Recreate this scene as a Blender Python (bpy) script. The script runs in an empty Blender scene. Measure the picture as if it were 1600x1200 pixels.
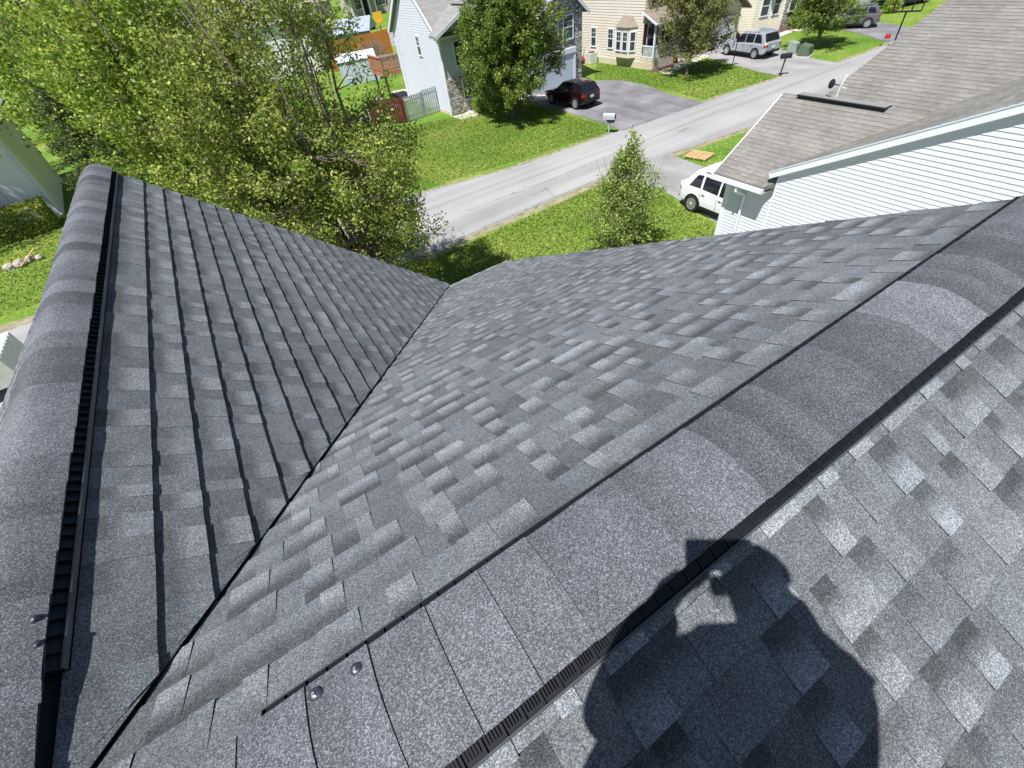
import bpy, math, random
import numpy as np
from mathutils import Vector, Matrix, Quaternion
R=random.Random(7); NR=np.random.RandomState(11)
S=bpy.context.scene; COL=S.collection
# ---------------- camera, world, sun, exposure ----------------
CAM=Vector((1.0576,-.3096,1.0381))
CR=Vector((.834215,-.540809,-.107752)); CU=Vector((.455047,.564751,.688468)); CA=Vector((.311477,.623363,-.717217))
cam=bpy.data.cameras.new('camera'); camo=bpy.data.objects.new('camera',cam); COL.objects.link(camo)
camo.matrix_world=Matrix(((CR.x,CU.x,-CA.x,CAM.x),(CR.y,CU.y,-CA.y,CAM.y),(CR.z,CU.z,-CA.z,CAM.z),(0,0,0,1)))
FPX=675.1
cam.sensor_width=36; cam.lens=36*FPX/1600; cam.clip_start=.02; cam.clip_end=1500
S.camera=camo
SUN=Vector((-.43172,-.16211,.88732)).normalized()
w=bpy.data.worlds.new('World'); S.world=w; w.use_nodes=True
nt=w.node_tree; bg=nt.nodes['Background']; sk=nt.nodes.new('ShaderNodeTexSky'); sk.sky_type='NISHITA'; sk.sun_disc=False
sk.sun_elevation=math.radians(62.5); sk.sun_rotation=math.atan2(SUN.x,SUN.y); sk.air_density=1.0; sk.dust_density=.6
nt.links.new(sk.outputs[0],bg.inputs[0]); bg.inputs[1].default_value=.060
sl=bpy.data.lights.new('sun','SUN'); sl.energy=5.0; sl.angle=math.radians(.5); sl.color=(1,.975,.94)
so=bpy.data.objects.new('sun',sl); COL.objects.link(so); so.rotation_mode='QUATERNION'; so.rotation_quaternion=SUN.to_track_quat('Z','Y')
S.view_settings.view_transform='Standard'; S.view_settings.look='None'; S.view_settings.exposure=.60; S.view_settings.gamma=1
S.render.engine='CYCLES'
GZ=-8.7
def ray(px,py): return CR*((px-800)/FPX)-CU*((py-600)/FPX)+CA
def G(px,py,z=GZ):
    d=ray(px,py); return CAM+d*((z-CAM.z)/d.z)
def atx(px,py,x):
    d=ray(px,py); return CAM+d*((x-CAM.x)/d.x)
def aty(px,py,y):
    d=ray(px,py); return CAM+d*((y-CAM.y)/d.y)
# ---------------- helpers ----------------
class MB:
    def __init__(s): s.v=[];s.f=[];s.c=[]
    def quad(s,pts,col=None):
        n=len(s.v); s.v+= [tuple(p) for p in pts]; s.f.append(tuple(range(n,n+len(pts))))
        if col is None: s.c+= [(1,1,1)]*len(pts)
        elif isinstance(col[0],(tuple,list)): s.c+=list(col)
        else: s.c+=[col]*len(pts)
    def box(s,c,size,ax=None,col=None):
        X,Y,Z=ax if ax else (Vector((1,0,0)),Vector((0,1,0)),Vector((0,0,1)))
        c=Vector(c);hx,hy,hz=X*size[0]/2,Y*size[1]/2,Z*size[2]/2
        P=[c+hx*i+hy*j+hz*k for k in(-1,1) for j in(-1,1) for i in(-1,1)]
        for q in((0,2,3,1),(4,5,7,6),(0,1,5,4),(2,6,7,3),(0,4,6,2),(1,3,7,5)): s.quad([P[i] for i in q],col)
    def b2(s,a,b,col=None):  # axis box from corners
        s.box([(a[i]+b[i])/2 for i in range(3)],[abs(b[i]-a[i]) for i in range(3)],None,col)
    def beam(s,a,b,wd,ht,up=Vector((0,0,1)),col=None):
        a=Vector(a);b=Vector(b);d=(b-a);L=d.length;d.normalize();sx=d.cross(up).normalized();u=sx.cross(d)
        s.box((a+b)/2,(L,wd,ht),(d,sx,u),col)
    def tube(s,pts,rad,n=8,cap=True,col=None):
        pts=[Vector(p) for p in pts]; rings=[]; prev=None
        for i,p in enumerate(pts):
            d=(pts[min(i+1,len(pts)-1)]-pts[max(i-1,0)]).normalized()
            if prev is None: a=d.orthogonal().normalized()
            else: a=(prev-d*prev.dot(d)); a=a.normalized() if a.length>1e-6 else d.orthogonal().normalized()
            prev=a; b=d.cross(a); r=rad[i] if isinstance(rad,(list,tuple)) else rad
            st=len(s.v)
            for k in range(n):
                t=2*math.pi*k/n; s.v.append(tuple(p+(a*math.cos(t)+b*math.sin(t))*r)); 
            rings.append(st)
        cc=col if col else (1,1,1)
        for i in range(len(rings)-1):
            for k in range(n):
                s.f.append((rings[i]+k,rings[i]+(k+1)%n,rings[i+1]+(k+1)%n,rings[i+1]+k)); s.c+=[cc]*4
        if cap:
            s.f.append(tuple(rings[0]+k for k in range(n))[::-1]); s.c+=[cc]*n
            s.f.append(tuple(rings[-1]+k for k in range(n))); s.c+=[cc]*n
    def build(s,name,m,parent=None,smooth=False):
        me=bpy.data.meshes.new(name); me.from_pydata(s.v,[],s.f); me.materials.append(m)
        a=me.color_attributes.new('Col','FLOAT_COLOR','CORNER')
        arr=np.ones((len(s.c),4),np.float32); arr[:,:3]=np.array(s.c,np.float32).reshape(-1,3) if s.c else 1
        if len(arr)==len(a.data): a.data.foreach_set('color',arr.ravel())
        if smooth: me.polygons.foreach_set('use_smooth',[True]*len(me.polygons))
        me.update(); o=bpy.data.objects.new(name,me); COL.objects.link(o)
        if parent: o.parent=parent; o.matrix_parent_inverse=parent.matrix_world.inverted() if False else Matrix.Translation(-parent.location)
        return o
def quads_mesh(name,V,C,m,parent=None):
    """V (n,4,3) quads, C (n,3)"""
    n=len(V); me=bpy.data.meshes.new(name); me.vertices.add(n*4); me.vertices.foreach_set('co',V.astype(np.float32).ravel())
    me.loops.add(n*4); me.loops.foreach_set('vertex_index',np.arange(n*4,dtype=np.int32)); me.polygons.add(n)
    me.polygons.foreach_set('loop_start',np.arange(0,n*4,4,dtype=np.int32)); me.polygons.foreach_set('loop_total',np.full(n,4,np.int32))
    me.materials.append(m); me.update(calc_edges=True)
    a=me.color_attributes.new('Col','FLOAT_COLOR','CORNER'); arr=np.ones((n,4,4),np.float32); arr[:,:,:3]=C[:,None,:]
    a.data.foreach_set('color',arr.ravel()); o=bpy.data.objects.new(name,me); COL.objects.link(o)
    if parent: o.parent=parent; o.matrix_parent_inverse=Matrix.Translation(-parent.location)
    return o
def tag(o,label,cat,group=None,kind=None):
    if label: o['label']=label
    if cat: o['category']=cat
    if group: o['group']=group
    if kind: o['kind']=kind
    return o
def empty(name,loc,label,cat,group=None):
    o=bpy.data.objects.new(name,None); COL.objects.link(o); o.location=Vector(loc); o.empty_display_size=.2
    return tag(o,label,cat,group)
# ---------------- materials ----------------
def mat(name,col,rough=.8,var=0,vscale=3,bump=0,bscale=60,bdist=.01,metal=0,spec=.3,coat=0,vcol=False,var2=0,vscale2=40,tint=None,trans=0,emit=None):
    m=bpy.data.materials.new(name); m.use_nodes=True; t=m.node_tree; N=t.nodes; L=t.links; p=N['Principled BSDF']
    p.inputs['Roughness'].default_value=rough; p.inputs['Metallic'].default_value=metal; p.inputs['Specular IOR Level'].default_value=spec
    p.inputs['Coat Weight'].default_value=coat
    tc=N.new('ShaderNodeTexCoord').outputs['Object']
    c=N.new('ShaderNodeRGB'); c.outputs[0].default_value=(*col,1); out=c.outputs[0]
    if vcol:
        a=N.new('ShaderNodeAttribute'); a.attribute_name='Col'; mx=N.new('ShaderNodeMix'); mx.data_type='RGBA'; mx.blend_type='MULTIPLY'; mx.inputs[0].default_value=1
        L.new(out,mx.inputs[6]); L.new(a.outputs['Color'],mx.inputs[7]); out=mx.outputs[2]
    for vv,vs in((var,vscale),(var2,vscale2)):
        if vv:
            n=N.new('ShaderNodeTexNoise'); n.inputs['Scale'].default_value=vs; n.inputs['Detail'].default_value=4; L.new(tc,n.inputs['Vector'])
            r=N.new('ShaderNodeMapRange'); r.inputs[1].default_value=.3; r.inputs[2].default_value=.7; r.inputs[3].default_value=1-vv; r.inputs[4].default_value=1+vv
            L.new(n.outputs[0],r.inputs[0]); mx=N.new('ShaderNodeMix'); mx.data_type='RGBA'; mx.blend_type='MULTIPLY'; mx.inputs[0].default_value=1
            L.new(out,mx.inputs[6]); L.new(r.outputs[0],mx.inputs[7]); out=mx.outputs[2]
    L.new(out,p.inputs['Base Color'])
    if bump:
        n=N.new('ShaderNodeTexNoise'); n.inputs['Scale'].default_value=bscale; n.inputs['Detail'].default_value=3; L.new(tc,n.inputs['Vector'])
        b=N.new('ShaderNodeBump'); b.inputs['Strength'].default_value=bump; b.inputs['Distance'].default_value=bdist; L.new(n.outputs[0],b.inputs['Height']); L.new(b.outputs[0],p.inputs['Normal'])
    if trans:
        tr=N.new('ShaderNodeBsdfTranslucent'); L.new(out,tr.inputs[0]); ms=N.new('ShaderNodeMixShader'); ms.inputs[0].default_value=trans
        L.new(p.outputs[0],ms.inputs[1]); L.new(tr.outputs[0],ms.inputs[2]); L.new(ms.outputs[0],N['Material Output'].inputs[0])
    return m
def granule(name,col,scale=430,lo=.35,hi=1.9,tint=None,patch=.10):
    m=mat(name,col,.9,vcol=True,var=patch,vscale=1.7,spec=.25,var2=.09,vscale2=17); t=m.node_tree;N=t.nodes;L=t.links;p=N['Principled BSDF']
    src=p.inputs['Base Color'].links[0].from_socket; tc=N.new('ShaderNodeTexCoord').outputs['Object']
    v=N.new('ShaderNodeTexVoronoi'); v.inputs['Scale'].default_value=scale; L.new(tc,v.inputs['Vector'])
    sx=N.new('ShaderNodeSeparateColor'); L.new(v.outputs['Color'],sx.inputs[0])
    r=N.new('ShaderNodeValToRGB'); e=r.color_ramp.elements; e[0].position=.0; e[0].color=(lo,lo,lo*1.05,1); e[1].position=1; e[1].color=(hi,hi,hi*1.03,1)
    k=e.new(.55); k.color=(.80,.80,.82,1); k=e.new(.8); k.color=(1.25,1.24,1.25,1)
    L.new(sx.outputs[0],r.inputs[0]); mx=N.new('ShaderNodeMix'); mx.data_type='RGBA'; mx.blend_type='MULTIPLY'; mx.inputs[0].default_value=1
    L.new(src,mx.inputs[6]); L.new(r.outputs[0],mx.inputs[7]); L.new(mx.outputs[2],p.inputs['Base Color'])
    b=N.new('ShaderNodeBump'); b.inputs['Strength'].default_value=.55; b.inputs['Distance'].default_value=.0012; L.new(sx.outputs[1],b.inputs['Height']); L.new(b.outputs[0],p.inputs['Normal'])
    return m
M={}
M['shingle']=granule('shingle_granules',(.152,.164,.173),lo=.42,hi=1.75)
M['cap']=granule('cap_granules',(.124,.132,.146),430,.38,1.9)
M['nshingle']=mat('weathered_shingle',(.195,.187,.172),.9,.15,1.2,.4,120,.004,vcol=True,var2=.2,vscale2=60)
M['grey_shingle']=mat('far_shingle',(.26,.255,.25),.9,.08,1,vcol=True,var2=.12,vscale2=30)
M['brown_shingle']=mat('brown_shingle',(.25,.21,.17),.9,.1,2,vcol=True)
M['black']=mat('black_plastic',(.012,.013,.016),.45,spec=.4)
M['lip']=mat('vent_lip_plastic',(.06,.065,.075),.35,spec=.6)
M['tar']=mat('sealant',(.035,.04,.055),.3,spec=.6,bump=.5,bscale=40)
M['metal']=mat('bright_metal',(.7,.72,.75),.25,metal=1)
M['white']=mat('white_vinyl',(.60,.625,.72),.5,.03,1)
M['trim']=mat('white_trim',(.70,.72,.80),.45)
M['bluewhite']=mat('pale_blue_vinyl',(.50,.57,.66),.5,.03,1)
M['cream']=mat('cream_vinyl',(.66,.605,.53),.55,.04,1)
M['yellowcream']=mat('pale_yellow_vinyl',(.74,.71,.58),.55,.04,1)
M['taupe']=mat('taupe_vinyl',(.46,.43,.38),.6,.05,1)
M['leftwall']=mat('light_grey_vinyl',(.84,.83,.88),.6,.04,1)
M['glass']=mat('window_glass',(.03,.045,.05),.06,spec=.8,var=.5,vscale=1.5)
M['glass_teal']=mat('window_glass_teal',(.07,.13,.14),.08,spec=.8,var=.4,vscale=2)
M['carglass']=mat('car_glass',(.010,.012,.018),.05,spec=.9)
M['concrete']=mat('concrete',(.52,.49,.43),.9,.1,1,.3,80,var2=.08)
M['found']=mat('foundation',(.55,.49,.38),.9,.08,2)
M['bark']=mat('bark',(.16,.13,.11),.95,.3,9,.8,50,.02)
M['barkl']=mat('pale_bark',(.26,.22,.19),.95,.3,9,.8,50,.02)
M['redwood']=mat('red_boards',(.10,.014,.012),.8,.2,4)
M['greywood']=mat('grey_boards',(.42,.46,.48),.8,.18,4)
M['orangewood']=mat('orange_boards',(.75,.27,.06),.7,.15,4)
M['deckwood']=mat('deck_wood',(.38,.17,.10),.7,.15,6)
M['pallet']=mat('pallet_wood',(.55,.38,.20),.8,.2,6)
M['shutter']=mat('dark_red_shutter',(.09,.012,.015),.6)
M['dark']=mat('dark_void',(.02,.02,.022),.8)
M['navy']=mat('navy_shutter',(.02,.035,.06),.6)
M['yellow']=mat('yellow_plastic',(.75,.45,.03),.5)
M['green_box']=mat('green_painted_steel',(.09,.13,.09),.5,.15,2)
M['pale_green']=mat('pale_green_painted_steel',(.24,.31,.25),.5,.15,2)
M['hvac']=mat('light_grey_steel',(.60,.62,.60),.5,.1,4)
M['redp']=mat('red_plastic',(.35,.02,.02),.5)
M['mulch']=mat('mulch',(.10,.06,.045),.95,.4,12,.8,60)
M['rock']=mat('garden_rocks',(.40,.35,.29),.9,.35,3,.6,20)
M['tyre']=mat('tyre_rubber',(.02,.02,.02),.8)
M['rim']=mat('alloy_rim',(.62,.63,.65),.3,metal=.7)
M['cw']=mat('white_car_paint',(.80,.81,.83),.3,coat=.6)
M['cs']=mat('silver_car_paint',(.52,.56,.62),.28,metal=.5,coat=.8)
M['cr']=mat('maroon_car_paint',(.014,.003,.006),.25,coat=1)
M['cg']=mat('grey_car_paint',(.16,.15,.17),.28,metal=.4,coat=.8)
M['ck']=mat('black_car_paint',(.012,.018,.02),.25,coat=1)
M['cgr']=mat('dark_green_car_paint',(.03,.07,.06),.3,coat=1)
M['tail']=mat('tail_lamp_red',(.45,.01,.02),.2,coat=.5)
M['plate']=mat('plate',(.65,.72,.74),.5)
M['asphalt']=mat('road_asphalt',(.30,.297,.297),.93,.10,.22,.3,90,.01,var2=.10,vscale2=28)
M['drive']=mat('driveway_asphalt',(.175,.17,.18),.93,.28,.55,.3,90,.01,var2=.12,vscale2=9)
M['drivec']=mat('driveway_pale',(.275,.265,.265),.93,.14,.6,.2,90,.01,var2=.1,vscale2=12)
M['verge']=mat('roadside_gravel',(.26,.235,.15),.95,.3,2.5,.8,30,.03,var2=.3,vscale2=18)
def wear(m,sc=(.06,1.1,1),lo=.86,hi=1.10):
    t=m.node_tree;N=t.nodes;L=t.links;p=N['Principled BSDF'];src=p.inputs['Base Color'].links[0].from_socket
    mp=N.new('ShaderNodeMapping'); mp.inputs['Scale'].default_value=sc; L.new(N.new('ShaderNodeTexCoord').outputs['Object'],mp.inputs[0])
    n=N.new('ShaderNodeTexNoise'); n.inputs['Scale'].default_value=1; n.inputs['Detail'].default_value=6; n.inputs['Distortion'].default_value=.4; L.new(mp.outputs[0],n.inputs['Vector'])
    r=N.new('ShaderNodeMapRange'); r.inputs[1].default_value=.35; r.inputs[2].default_value=.65; r.inputs[3].default_value=lo; r.inputs[4].default_value=hi; L.new(n.outputs[0],r.inputs[0])
    mx=N.new('ShaderNodeMix'); mx.data_type='RGBA'; mx.blend_type='MULTIPLY'; mx.inputs[0].default_value=1; L.new(src,mx.inputs[6]); L.new(r.outputs[0],mx.inputs[7]); L.new(mx.outputs[2],p.inputs['Base Color'])
wear(M['asphalt']); wear(M['drive'],(.8,.18,1),.78,1.25); wear(M['drivec'],(.8,.2,1),.85,1.1)
M['crack']=mat('asphalt_crack',(.12,.12,.12),.95)
M['skin']=mat('skin',(.42,.24,.17),.55); M['shirt']=mat('grey_shirt',(.12,.13,.15),.9); M['jeans']=mat('blue_jeans',(.04,.06,.12),.9); M['hair']=mat('brown_hair',(.04,.025,.015),.8)
M['phone']=mat('phone_body',(.02,.02,.025),.25)
M['mbx']=mat('mailbox_grey',(.36,.40,.43),.5)
M['blueroof']=mat('pale_blue_metal_roof',(.30,.36,.43),.5,.08,2)
M['leafA']=mat('leaf_spring',(1,1,1),.55,vcol=True,spec=.35,trans=.42)
M['leafB']=mat('leaf_conifer',(1,1,1),.7,vcol=True,spec=.2,trans=.2)
M['grassblade']=mat('grass_blades',(1,1,1),.6,vcol=True,spec=.2,trans=.3)
def lawn_mat():
    m=mat('lawn',(.5,.5,.5),.95,spec=.1); t=m.node_tree;N=t.nodes;L=t.links;p=N['Principled BSDF']
    tc=N.new('ShaderNodeTexCoord').outputs['Object']
    def noise(s,d=5):
        n=N.new('ShaderNodeTexNoise'); n.inputs['Scale'].default_value=s; n.inputs['Detail'].default_value=d; L.new(tc,n.inputs['Vector']); return n.outputs[0]
    def ramp(src,els):
        r=N.new('ShaderNodeValToRGB'); e=r.color_ramp.elements; e[0].position,e[0].color=els[0][0],(*els[0][1],1); e[1].position,e[1].color=els[-1][0],(*els[-1][1],1)
        for q,c in els[1:-1]: k=e.new(q); k.color=(*c,1)
        L.new(src,r.inputs[0]); return r.outputs[0]
    big=ramp(noise(.22),[(.35,(.095,.185,.028)),(.5,(.14,.235,.035)),(.66,(.22,.275,.06))])
    fine=ramp(noise(6,8),[(.32,(.42,.48,.4)),(.5,(.9,.9,.85)),(.7,(1.5,1.4,1.5))])
    mx=N.new('ShaderNodeMix'); mx.data_type='RGBA'; mx.blend_type='MULTIPLY'; mx.inputs[0].default_value=.65; L.new(big,mx.inputs[6]); L.new(fine,mx.inputs[7])
    vor=N.new('ShaderNodeTexVoronoi'); vor.inputs['Scale'].default_value=2.6; L.new(tc,vor.inputs['Vector'])
    lt=N.new('ShaderNodeMath'); lt.operation='LESS_THAN'; lt.inputs[1].default_value=.10; L.new(vor.outputs['Distance'],lt.inputs[0])
    pat=ramp(noise(.35,2),[(.48,(0,0,0)),(.58,(1,1,1))]); mu=N.new('ShaderNodeMath'); mu.operation='MULTIPLY'; L.new(lt.outputs[0],mu.inputs[0]); L.new(pat,mu.inputs[1])
    m2=N.new('ShaderNodeMix'); m2.data_type='RGBA'; L.new(mu.outputs[0],m2.inputs[0]); L.new(mx.outputs[2],m2.inputs[6]); m2.inputs[7].default_value=(.42,.46,.16,1)
    L.new(m2.outputs[2],p.inputs['Base Color'])
    b=N.new('ShaderNodeBump'); b.inputs['Strength'].default_value=1; b.inputs['Distance'].default_value=.05; L.new(noise(14,6),b.inputs['Height']); L.new(b.outputs[0],p.inputs['Normal'])
    return m
M['lawn']=lawn_mat()
def stone_mat(name,cols,scale=4.5):
    m=mat(name,(.5,.5,.5),.9); t=m.node_tree;N=t.nodes;L=t.links;p=N['Principled BSDF']
    tc=N.new('ShaderNodeTexCoord').outputs['Object']; mp=N.new('ShaderNodeMapping'); mp.inputs['Scale'].default_value=(1,1,2.1); L.new(tc,mp.inputs[0])
    v=N.new('ShaderNodeTexVoronoi'); v.inputs['Scale'].default_value=scale; L.new(mp.outputs[0],v.inputs['Vector'])
    sx=N.new('ShaderNodeSeparateColor'); L.new(v.outputs['Color'],sx.inputs[0]); r=N.new('ShaderNodeValToRGB'); e=r.color_ramp.elements
    e[0].color=(*cols[0],1); e[1].color=(*cols[-1],1)
    for i,c in enumerate(cols[1:-1]): k=e.new((i+1)/(len(cols)-1)); k.color=(*c,1)
    L.new(sx.outputs[0],r.inputs[0])
    ve=N.new('ShaderNodeTexVoronoi'); ve.feature='DISTANCE_TO_EDGE'; ve.inputs['Scale'].default_value=scale; L.new(mp.outputs[0],ve.inputs['Vector'])
    rr=N.new('ShaderNodeMapRange'); rr.inputs[2].default_value=.09; L.new(ve.outputs['Distance'],rr.inputs[0])
    mx=N.new('ShaderNodeMix'); mx.data_type='RGBA'; L.new(rr.outputs[0],mx.inputs[0]); mx.inputs[6].default_value=(.20,.20,.21,1); L.new(r.outputs[0],mx.inputs[7]); L.new(mx.outputs[2],p.inputs['Base Color'])
    b=N.new('ShaderNodeBump'); b.inputs['Distance'].default_value=.06; L.new(rr.outputs[0],b.inputs['Height']); L.new(b.outputs[0],p.inputs['Normal'])
    return m
M['stone']=stone_mat('grey_stone_veneer',[(.17,.16,.19),(.38,.36,.39),(.55,.53,.52),(.70,.68,.67)],3.2)
M['stonet']=stone_mat('tan_stone_veneer',[(.24,.22,.21),(.44,.40,.36),(.60,.56,.50),(.72,.68,.62)],3.2)
# ---------------- our house: roof ----------------
TM=.4985; TG=.8636; cm=math.cos(math.atan(TM)); sm=math.sin(math.atan(TM)); cg=math.cos(math.atan(TG)); sg=math.sin(math.atan(TG))
XR=4.085; YE=5.23; XE=3.016; YR=5.30; XL=-6.0
house=empty('house',(0,0,GZ),'house under the camera with new charcoal shingle roofs, ridge vents and a deep valley','house')
EXP=.143
def shingles(name,P,nrm,urange,s0,s1,phase,m,parent,seed,E=EXP,low=.004,tooth=.0085,wmin=.06,wmax=.21,rows=3,contrast=1.0,jit=.003,base=0.0,ext=0):
    r=random.Random(seed); mb=MB(); nrm=Vector(nrm)
    k=math.floor((s0-phase)/E)
    def pt(u,s,h): return P(u,s)+nrm*(h+base)
    while True:
        a=phase+k*E; b=a+E; k+=1
        if a>=s1: break
        if b<=s0: continue
        a=max(a,s0); b=min(b,s1)
        if ext: a-=ext; s0-=ext; ext=0
        ua0,ua1=urange(a); ub0,ub1=urange(b); lo=min(ua0,ub0); hi=max(ua1,ub1); u=lo-r.random()*.2; tt=r.random()<.5
        cshift=1+r.uniform(-.05,.05)
        while u<hi:
            wd=r.uniform(wmin,wmax)*(1 if tt else 1.15); v=u+wd; q=r.random()
            h=tooth if tt else low
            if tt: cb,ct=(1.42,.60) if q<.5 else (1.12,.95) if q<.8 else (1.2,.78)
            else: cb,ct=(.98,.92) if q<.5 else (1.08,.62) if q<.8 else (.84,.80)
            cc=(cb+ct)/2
            o=r.uniform(-.1,.1); tn=r.uniform(-.03,.03); bb=b+r.uniform(-jit,jit) if b<s1 else b
            def cl(x,s):
                x0,x1=urange(min(max(s,s0),s1)); return min(max(x,x0),x1)
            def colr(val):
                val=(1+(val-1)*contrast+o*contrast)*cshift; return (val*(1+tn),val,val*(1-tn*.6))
            for i in range(rows):
                f0,f1=i/rows,(i+1)/rows
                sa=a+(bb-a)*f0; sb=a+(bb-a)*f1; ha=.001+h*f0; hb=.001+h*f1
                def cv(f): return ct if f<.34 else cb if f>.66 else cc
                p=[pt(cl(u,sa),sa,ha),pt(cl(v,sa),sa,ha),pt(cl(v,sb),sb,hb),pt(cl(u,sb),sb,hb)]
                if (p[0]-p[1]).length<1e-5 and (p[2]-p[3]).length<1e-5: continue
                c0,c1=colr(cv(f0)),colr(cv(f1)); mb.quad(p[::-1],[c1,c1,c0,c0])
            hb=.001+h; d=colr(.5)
            x0,x1=cl(u,bb),cl(v,bb)
            if x1-x0>1e-4: mb.quad([pt(x0,bb,hb),pt(x1,bb,hb),pt(x1,bb,-.001),pt(x0,bb,-.001)],d)
            if tt:
                for x in(u,v):
                    xa,xb=cl(x,a),cl(x,bb)
                    if abs(xa-x)<1e-6 or abs(xb-x)<1e-6: mb.quad([pt(xa,a,.001),pt(xb,bb,hb),pt(xb,bb,-.001),pt(xa,a,-.001)],d)
            u=v; tt=not tt if r.random()<.85 else tt
    return mb
nF=Vector((0,sm,cm)); nB=Vector((0,-sm,cm)); nG=Vector((sg,0,cg)); nGl=Vector((-sg,0,cg))
PF=lambda u,s: Vector((u,s*cm,-s*sm)); PB=lambda u,s: Vector((-u,-s*cm,-s*sm))
PG=lambda u,s: Vector((s*cg,u,-s*sg)); PGl=lambda u,s: Vector((-s*cg,-u,-s*sg))
# front slope: x from valley (x = y*TM/TG) to rake
SF=YE/cm
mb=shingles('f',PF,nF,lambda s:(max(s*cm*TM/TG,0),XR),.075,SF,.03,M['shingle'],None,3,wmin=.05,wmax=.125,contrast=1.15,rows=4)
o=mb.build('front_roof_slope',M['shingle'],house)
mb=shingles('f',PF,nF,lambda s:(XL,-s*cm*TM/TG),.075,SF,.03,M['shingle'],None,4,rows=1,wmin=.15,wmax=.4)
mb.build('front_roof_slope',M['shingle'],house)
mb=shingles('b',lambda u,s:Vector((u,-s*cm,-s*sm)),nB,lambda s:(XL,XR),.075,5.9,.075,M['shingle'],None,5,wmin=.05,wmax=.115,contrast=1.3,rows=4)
mb.f=[f[::-1] for f in mb.f]; cc=[];i=0
for f in mb.f: cc+=mb.c[i:i+len(f)][::-1]; i+=len(f)
mb.c=cc; mb.build('back_roof_slope',M['shingle'],house)
# gable slopes (u runs along y); valley y = x*TG/TM
SG=XE/cg; ph=(.2671/cg)%EXP
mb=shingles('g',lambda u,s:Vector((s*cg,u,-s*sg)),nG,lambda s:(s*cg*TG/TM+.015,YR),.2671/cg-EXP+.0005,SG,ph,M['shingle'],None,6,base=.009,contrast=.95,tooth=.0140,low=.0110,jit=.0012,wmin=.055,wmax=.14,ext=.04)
# cut edge along the valley
for i in range(60):
    s=.17+(SG-.17)*i/60; s2=.17+(SG-.17)*(i+1)/60
    def e(s,h): return Vector((s*cg,s*cg*TG/TM+.015,-s*sg))+nG*h
    mb.quad([e(s,.012),e(s2,.012),e(s2,-.004),e(s,-.004)],(.35,.35,.35))
mb.build('gable_roof_slope',M['shingle'],house)
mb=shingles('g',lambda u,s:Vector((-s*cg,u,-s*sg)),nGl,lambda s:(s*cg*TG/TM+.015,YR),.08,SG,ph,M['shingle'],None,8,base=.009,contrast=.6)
mb.build('gable_roof_slope',M['shingle'],house)
# roof deck under the shingles, fascia, soffits, walls
mb=MB(); dk=.05
for nn,pts in ((nF,[(XL,0,0),(XR-.01,0,0),(XR-.01,YE-.01,-(YE-.01)*TM),(XL,YE-.01,-(YE-.01)*TM)]),(nB,[(XL,0,0),(XL,-5.25,-5.25*TM),(XR-.01,-5.25,-5.25*TM),(XR-.01,0,0)])):
    P=[Vector(p)-nn*.012 for p in pts]; Q=[p-Vector((0,0,dk)) for p in P]
    mb.quad(P[::-1],(.5,.5,.5)); mb.quad(Q,(.5,.5,.5))
for sx in(1,-1):
    P=[Vector((0,.08,-.006)),Vector((0,YR-.01,-.006)),Vector((sx*(XE-.01),YR-.01,-XE*TG)),Vector((sx*(XE-.01),YE+.03,-XE*TG))]
    mb.quad(P,(.5,.5,.5))
mb.build('roof_deck',M['dark'],house)
mb=MB()
mb.beam((XR-.012,.03,-.03*TM-.10),(XR-.012,YE,-YE*TM-.10),.03,.17,Vector((0,0,1))); mb.beam((XR-.012,-.03,-.1),(XR-.012,-5.25,-5.25*TM-.10),.03,.17)
mb.beam((0,YR-.02,-.11),(XE+.0,YR-.02,-XE*TG-.11),.03,.17); mb.beam((0,YR-.02,-.11),(-XE,YR-.02,-XE*TG-.11),.03,.17)
mb.build('rake_board',M['trim'],house)
mb=MB(); ez=-YE*TM
# gutter on the short piece of eave right of the valley
x0,x1=XE+.12,XR-.02
mb.b2((x0,YE-.03,ez-.2),(x1,YE-.012,ez-.02)); mb.build('fascia',M['trim'],house)
mb=MB(); mb.b2((x0-.1,YE-.03,ez-.013),(XR+.004,YE+.022,ez-.005)); mb.build('drip_edge',M['trim'],house)
# walls with lap siding
def clipz(poly,z):  # poly in (u,z) convex -> u-range at z
    us=[]
    for i in range(len(poly)):
        (u0,z0),(u1,z1)=poly[i],poly[(i+1)%len(poly)]
        if (z0-z)*(z1-z)<=0 and abs(z1-z0)>1e-9: us.append(u0+(u1-u0)*(z-z0)/(z1-z0))
    return (min(us),max(us)) if len(us)>=2 else None
def siding(mb,org,ud,n,poly,lap=.115,out=.014):
    """lap siding on a vertical wall: poly is (u,z) convex, org gives the wall line, ud along, n outward"""
    org=Vector(org);ud=Vector(ud);n=Vector(n); z0=min(p[1] for p in poly); z1=max(p[1] for p in poly)
    zs=set([p[1] for p in poly]); z=z0
    while z<z1: zs.add(z); z+=lap
    zs=sorted(zs); P=lambda u,z,o: org+ud*u+n*o+Vector((0,0,z))
    for a,b in zip(zs,zs[1:]):
        if b-a<1e-4: continue
        ra=clipz(poly,a+1e-5); rb=clipz(poly,b-1e-5)
        if not ra or not rb: continue
        fa=((a-z0)/lap)%1; fa=0 if fa>.999 else fa; fb=fa+(b-a)/lap
        oa=out*(1-fa); ob=out*max(0,1-fb)
        mb.quad([P(ra[0],a,oa),P(ra[1],a,oa),P(rb[1],b,ob),P(rb[0],b,ob)])
        if fa<.01: mb.quad([P(ra[0],a,0),P(ra[1],a,0),P(ra[1],a,oa),P(ra[0],a,oa)])
mb=MB()
siding(mb,(0,YE-.35,0),(-1,0,0),(0,1,0),[(-3.7,GZ),(5.6,GZ),(5.6,ez-.25),(-3.7,ez-.25)])
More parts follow.
